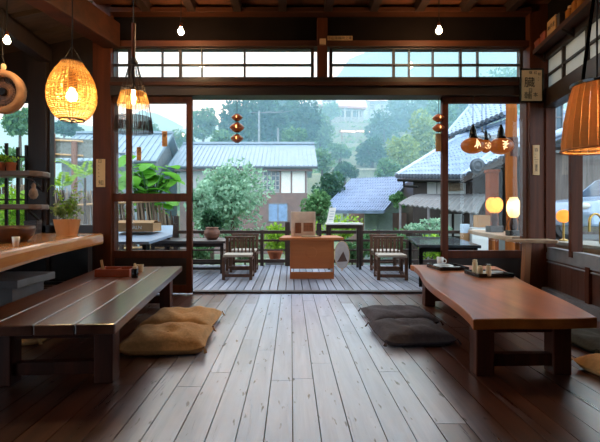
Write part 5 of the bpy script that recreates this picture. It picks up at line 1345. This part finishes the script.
# hill trees
ht = 'trees on the hill'
for (x, y, rx, ry, Y, mt, shp, n, lf, lab) in [
    (203, 122, 15, 24, 40, Mi_, 'layer', 2200, .36, 'layered pine standing alone in the pale valley sky'),
    (241, 124, 20, 29, 38, D, 'round', 3600, .4, 'tall dark tree behind the utility pole'),
    (272, 121, 25, 30, 42, D, 'round', 4200, .45, 'broad dark evergreen behind the triple amber lamps'),
    (300, 124, 19, 28, 44, D, 'round', 3000, .45, 'dark evergreen at the edge of the terraces'),
    (320, 135, 14, 20, 50, Mi_, 'round', 1800, .45, 'mid green tree below the utility pole by the hillside house'),
    (226, 142, 16, 13, 33, Mi_, 'round', 1600, .3, 'low mid green tree behind the metal roof ridge near the door'),
    (294, 140, 14, 12, 33, Mi_, 'round', 1400, .3, 'low mid green tree behind the metal roof end'),
    (384, 128, 18, 18, 58, D, 'round', 2200, .5, 'dark tree below the pale blue hill house'),
    (410, 112, 24, 18, 66, D, 'round', 2400, .6, 'dark tree high on the slope above the bamboo'),
    (372, 152, 17, 15, 44, D, 'round', 2000, .38, 'round dark tree in the middle of the terraces'),
    (402, 158, 16, 22, 34, Ba, 'round', 2600, .32, 'pale feathery bamboo clump nearest the tiled roof'),
    (424, 138, 19, 26, 38, Ba, 'round', 3200, .36, 'tall pale bamboo clump behind the tiled roof'),
    (440, 118, 18, 22, 48, Mi_, 'round', 2200, .42, 'mid green tree behind the double amber lamps'),
    (386, 170, 12, 12, 31, Mi_, 'round', 1300, .26, 'small mid green tree at the end of the retaining wall'),
    (340, 152, 13, 8, 46, Mi_, 'round', 1100, .34, 'low bush on the terrace below the glowing tube lamp'),
    (322, 160, 11, 13, 31, Mi_, 'round', 1200, .26, 'mid green tree beside the metal roof gable'),
    (345, 171, 13, 9, 30, D, 'round', 1100, .25, 'dark low tree before the retaining wall'),
    (330, 112, 11, 9, 70, Mi_, 'round', 1000, .55, 'small tree in front of the white hillside house'),
    (462, 108, 22, 24, 55, D, 'round', 2200, .5, 'dark tree above the upper tiled roof'),
    (500, 96, 30, 26, 60, Mi_, 'round', 2400, .55, 'mid green tree over the tiled roof top'),
    (396, 102, 12, 10, 74, D, 'round', 1000, .6, 'dark tree beside the pale blue hill house'),
    (280, 104, 20, 12, 58, D, 'round', 1800, .55, 'dark tree crowning the slope above the broad evergreen'),
    (146, 134, 16, 12, 45, Mi_, 'round', 1300, .4, 'valley tree behind the grey neighbour roof'),
    (180, 140, 13, 9, 40, Mi_, 'round', 1200, .35, 'valley tree at the metal roof corner'),
    (20, 122, 16, 14, 19, Mi_, 'round', 1600, .22, 'blue green tree beyond the lattice window'),
    (64, 128, 16, 8, 30, D, 'round', 1100, .3, 'dark tree behind the bamboo screen')]:
    X = px(x, Y); tree('hill_tree', lab, x, y, Y, rx, ry, mt, n, lf, min(tz(X, Y), pz(y, Y) - .5), ht, 18, shp, trunk=.1)
# garden by the lattice window
tree('garden_bush', 'bright bush low outside the lattice window', 12, 212, 6.6, 26, 24, Li, 1200, .08, -1.2, bush, 12, trunk=.02)
tree('garden_bush', 'mid green bush outside the lattice window above the bright one', 4, 168, 7.2, 22, 20, Mi_, 1000, .09, -1.2, bush, 12, trunk=.02)
def frond_plant(label, x, y, Y, dirs, zg, L=.8, up=.5):
    c = P(x, y, Y); t = thing('fern_palm', label, 'plant', (c.x, c.y, zg))
    obj('stem', MB().tube([(c.x, c.y, zg), (c.x + .02, c.y, c.z)], [.04, .02], 8), M_bark, t)
    f = MB()
    for k, (dx, dy, s_) in enumerate(dirs): frond(f, c, (dx, dy, 0), L * s_, up * s_, 18, .13)
    obj('frond', f, Li, t); return t
frond_plant('arching fern palm hanging over the brushwood fence', 84, 178, 7.6, [(1, 0, 1), (-1, -.2, 1), (.6, -.8, .9), (-.5, -.8, 1), (.2, .9, .8), (.9, .5, .7), (-.8, .6, .9)], -1.2, .75, .3)
frond_plant('arching fern palm behind the terracotta planter', 62, 190, 6.8, [(1, 0, 1), (-1, .2, .8), (.5, -.7, .9), (-.6, -.6, .9), (.3, .8, .9)], -1.2, .55, .3)
# broad leaved plant behind the sliding door
c = P(150, 186, 8.9)
t = thing('banana_plant', 'broad leaved bright green plant behind the sliding glazed door', 'plant', (c.x, c.y, -1.2))
rr = random.Random(12)
s = MB()
for k in range(64):
    a = rr.uniform(0, 2 * PI); ln = rr.uniform(.36, .66); el = rr.uniform(-.2, .9)
    base = Vector((c.x + rr.uniform(-.62, .42), c.y + rr.uniform(-.3, .3), c.z + rr.uniform(-.55, .45)))
    d = Vector((math.cos(a) * math.cos(el), math.sin(a) * math.cos(el), math.sin(el))); sd = d.cross(Vector((0, 0, 1))).normalized(); wv = ln * .36
    lf = MB(); vs = []; n = 8
    for i in range(n + 1):
        u = i / n; p = base + d * ln * u - Vector((0, 0, .35 * ln * u * u)); ww = wv * math.sin(PI * min(1, u * .96 + .03)) ** .7
        vs += [p - sd * ww + Vector((0, 0, .12 * ww)), p, p + sd * ww + Vector((0, 0, .12 * ww))]
    fs = []
    for i in range(n): fs += [(3*i, 3*i+1, 3*i+4, 3*i+3), (3*i+1, 3*i+2, 3*i+5, 3*i+4)]
    lf.add(vs, fs); obj('leaf', lf, M_L['banana'], t, smooth=True)
    s.tube([base, (c.x, c.y, c.z - .5)], [.01, .018], 5)
s.tube([(c.x, c.y, -1.2), (c.x, c.y, c.z - .45)], [.09, .06], 10); obj('stalk', s, Mi_, t)

# ------------------------------------------------------------------ haze in the valley
def haze(name, label, x0, x1, y0, y1, z0, z1, dens):
    m, nt, out = newmat(name); v = nd(nt, 'ShaderNodeVolumeScatter', Density=dens); v.inputs['Color'].default_value = (.40, .74, .98, 1); v.inputs['Anisotropy'].default_value = .2
    nt.links.new(v.outputs[0], out.inputs['Volume'])
    o = obj(name, MB().box(x0, x1, y0, y1, z0, z1), m); tag(o, label, 'haze', kind='stuff'); return o
HAZE = True
if HAZE:
    haze('haze', 'thin bluish rain haze hanging over the valley and terraces', -260, 260, 14.6, 130, -6, 30, .0125)
    haze('distant_haze', 'denser bluish haze before the far mountains', -420, 460, 150, 480, -8, 190, .006)

# =================================================================== LIGHT, SKY, CAMERA
w = bpy.data.worlds.new('World'); sc.world = w; w.use_nodes = True
nt = w.node_tree; nt.nodes.clear()
out = nt.nodes.new('ShaderNodeOutputWorld'); bg = nt.nodes.new('ShaderNodeBackground')
tc = nd(nt, 'ShaderNodeTexCoord'); no = nd(nt, 'ShaderNodeTexNoise', Scale=2.2, Detail=4.0)
nt.links.new(tc.outputs['Generated'], no.inputs['Vector'])
r = ramp(nt, no.outputs[0], [(.35, (.66, .86, 1.02)), (.65, (.84, .96, 1.08))])
nt.links.new(r.outputs[0], bg.inputs[0]); bg.inputs[1].default_value = 3.15
nt.links.new(bg.outputs[0], out.inputs[0])

cam = bpy.data.cameras.new('Camera'); co = bpy.data.objects.new('Camera', cam); COL.objects.link(co)
co.location = (0, 0, H); co.rotation_euler = (PI / 2, 0, 0)
cam.sensor_width = 36; cam.sensor_fit = 'HORIZONTAL'; cam.lens = F / 600 * 36
cam.shift_x = (300 - CX) / 600; cam.shift_y = (HY - 221) / 600
cam.clip_end = 2000; cam.clip_start = .05
sc.camera = co
sc.view_settings.view_transform = 'Standard'; sc.view_settings.look = 'None'
sc.view_settings.exposure = 0.15; sc.view_settings.gamma = 1.0; sc.view_settings.use_curve_mapping = False
cy = sc.cycles
cy.use_denoising = True; cy.max_bounces = 8; cy.diffuse_bounces = 4; cy.glossy_bounces = 4; cy.transparent_max_bounces = 16; cy.volume_bounces = 1
cy.sample_clamp_indirect = 6.0; cy.caustics_reflective = False; cy.caustics_refractive = False

# turn the written characters into real meshes of their own
bpy.context.view_layer.update(); dg = bpy.context.evaluated_depsgraph_get()
for o in [o for o in sc.objects if o.type == 'FONT']:
    me = bpy.data.meshes.new_from_object(o.evaluated_get(dg)); q = bpy.data.objects.new('writing', me); COL.objects.link(q)
    q.parent = o.parent; q.location = o.location; q.rotation_euler = o.rotation_euler
    bpy.data.objects.remove(o)
for o in sc.objects:
    if o.name.startswith('writing'): o.name = 'lettering'
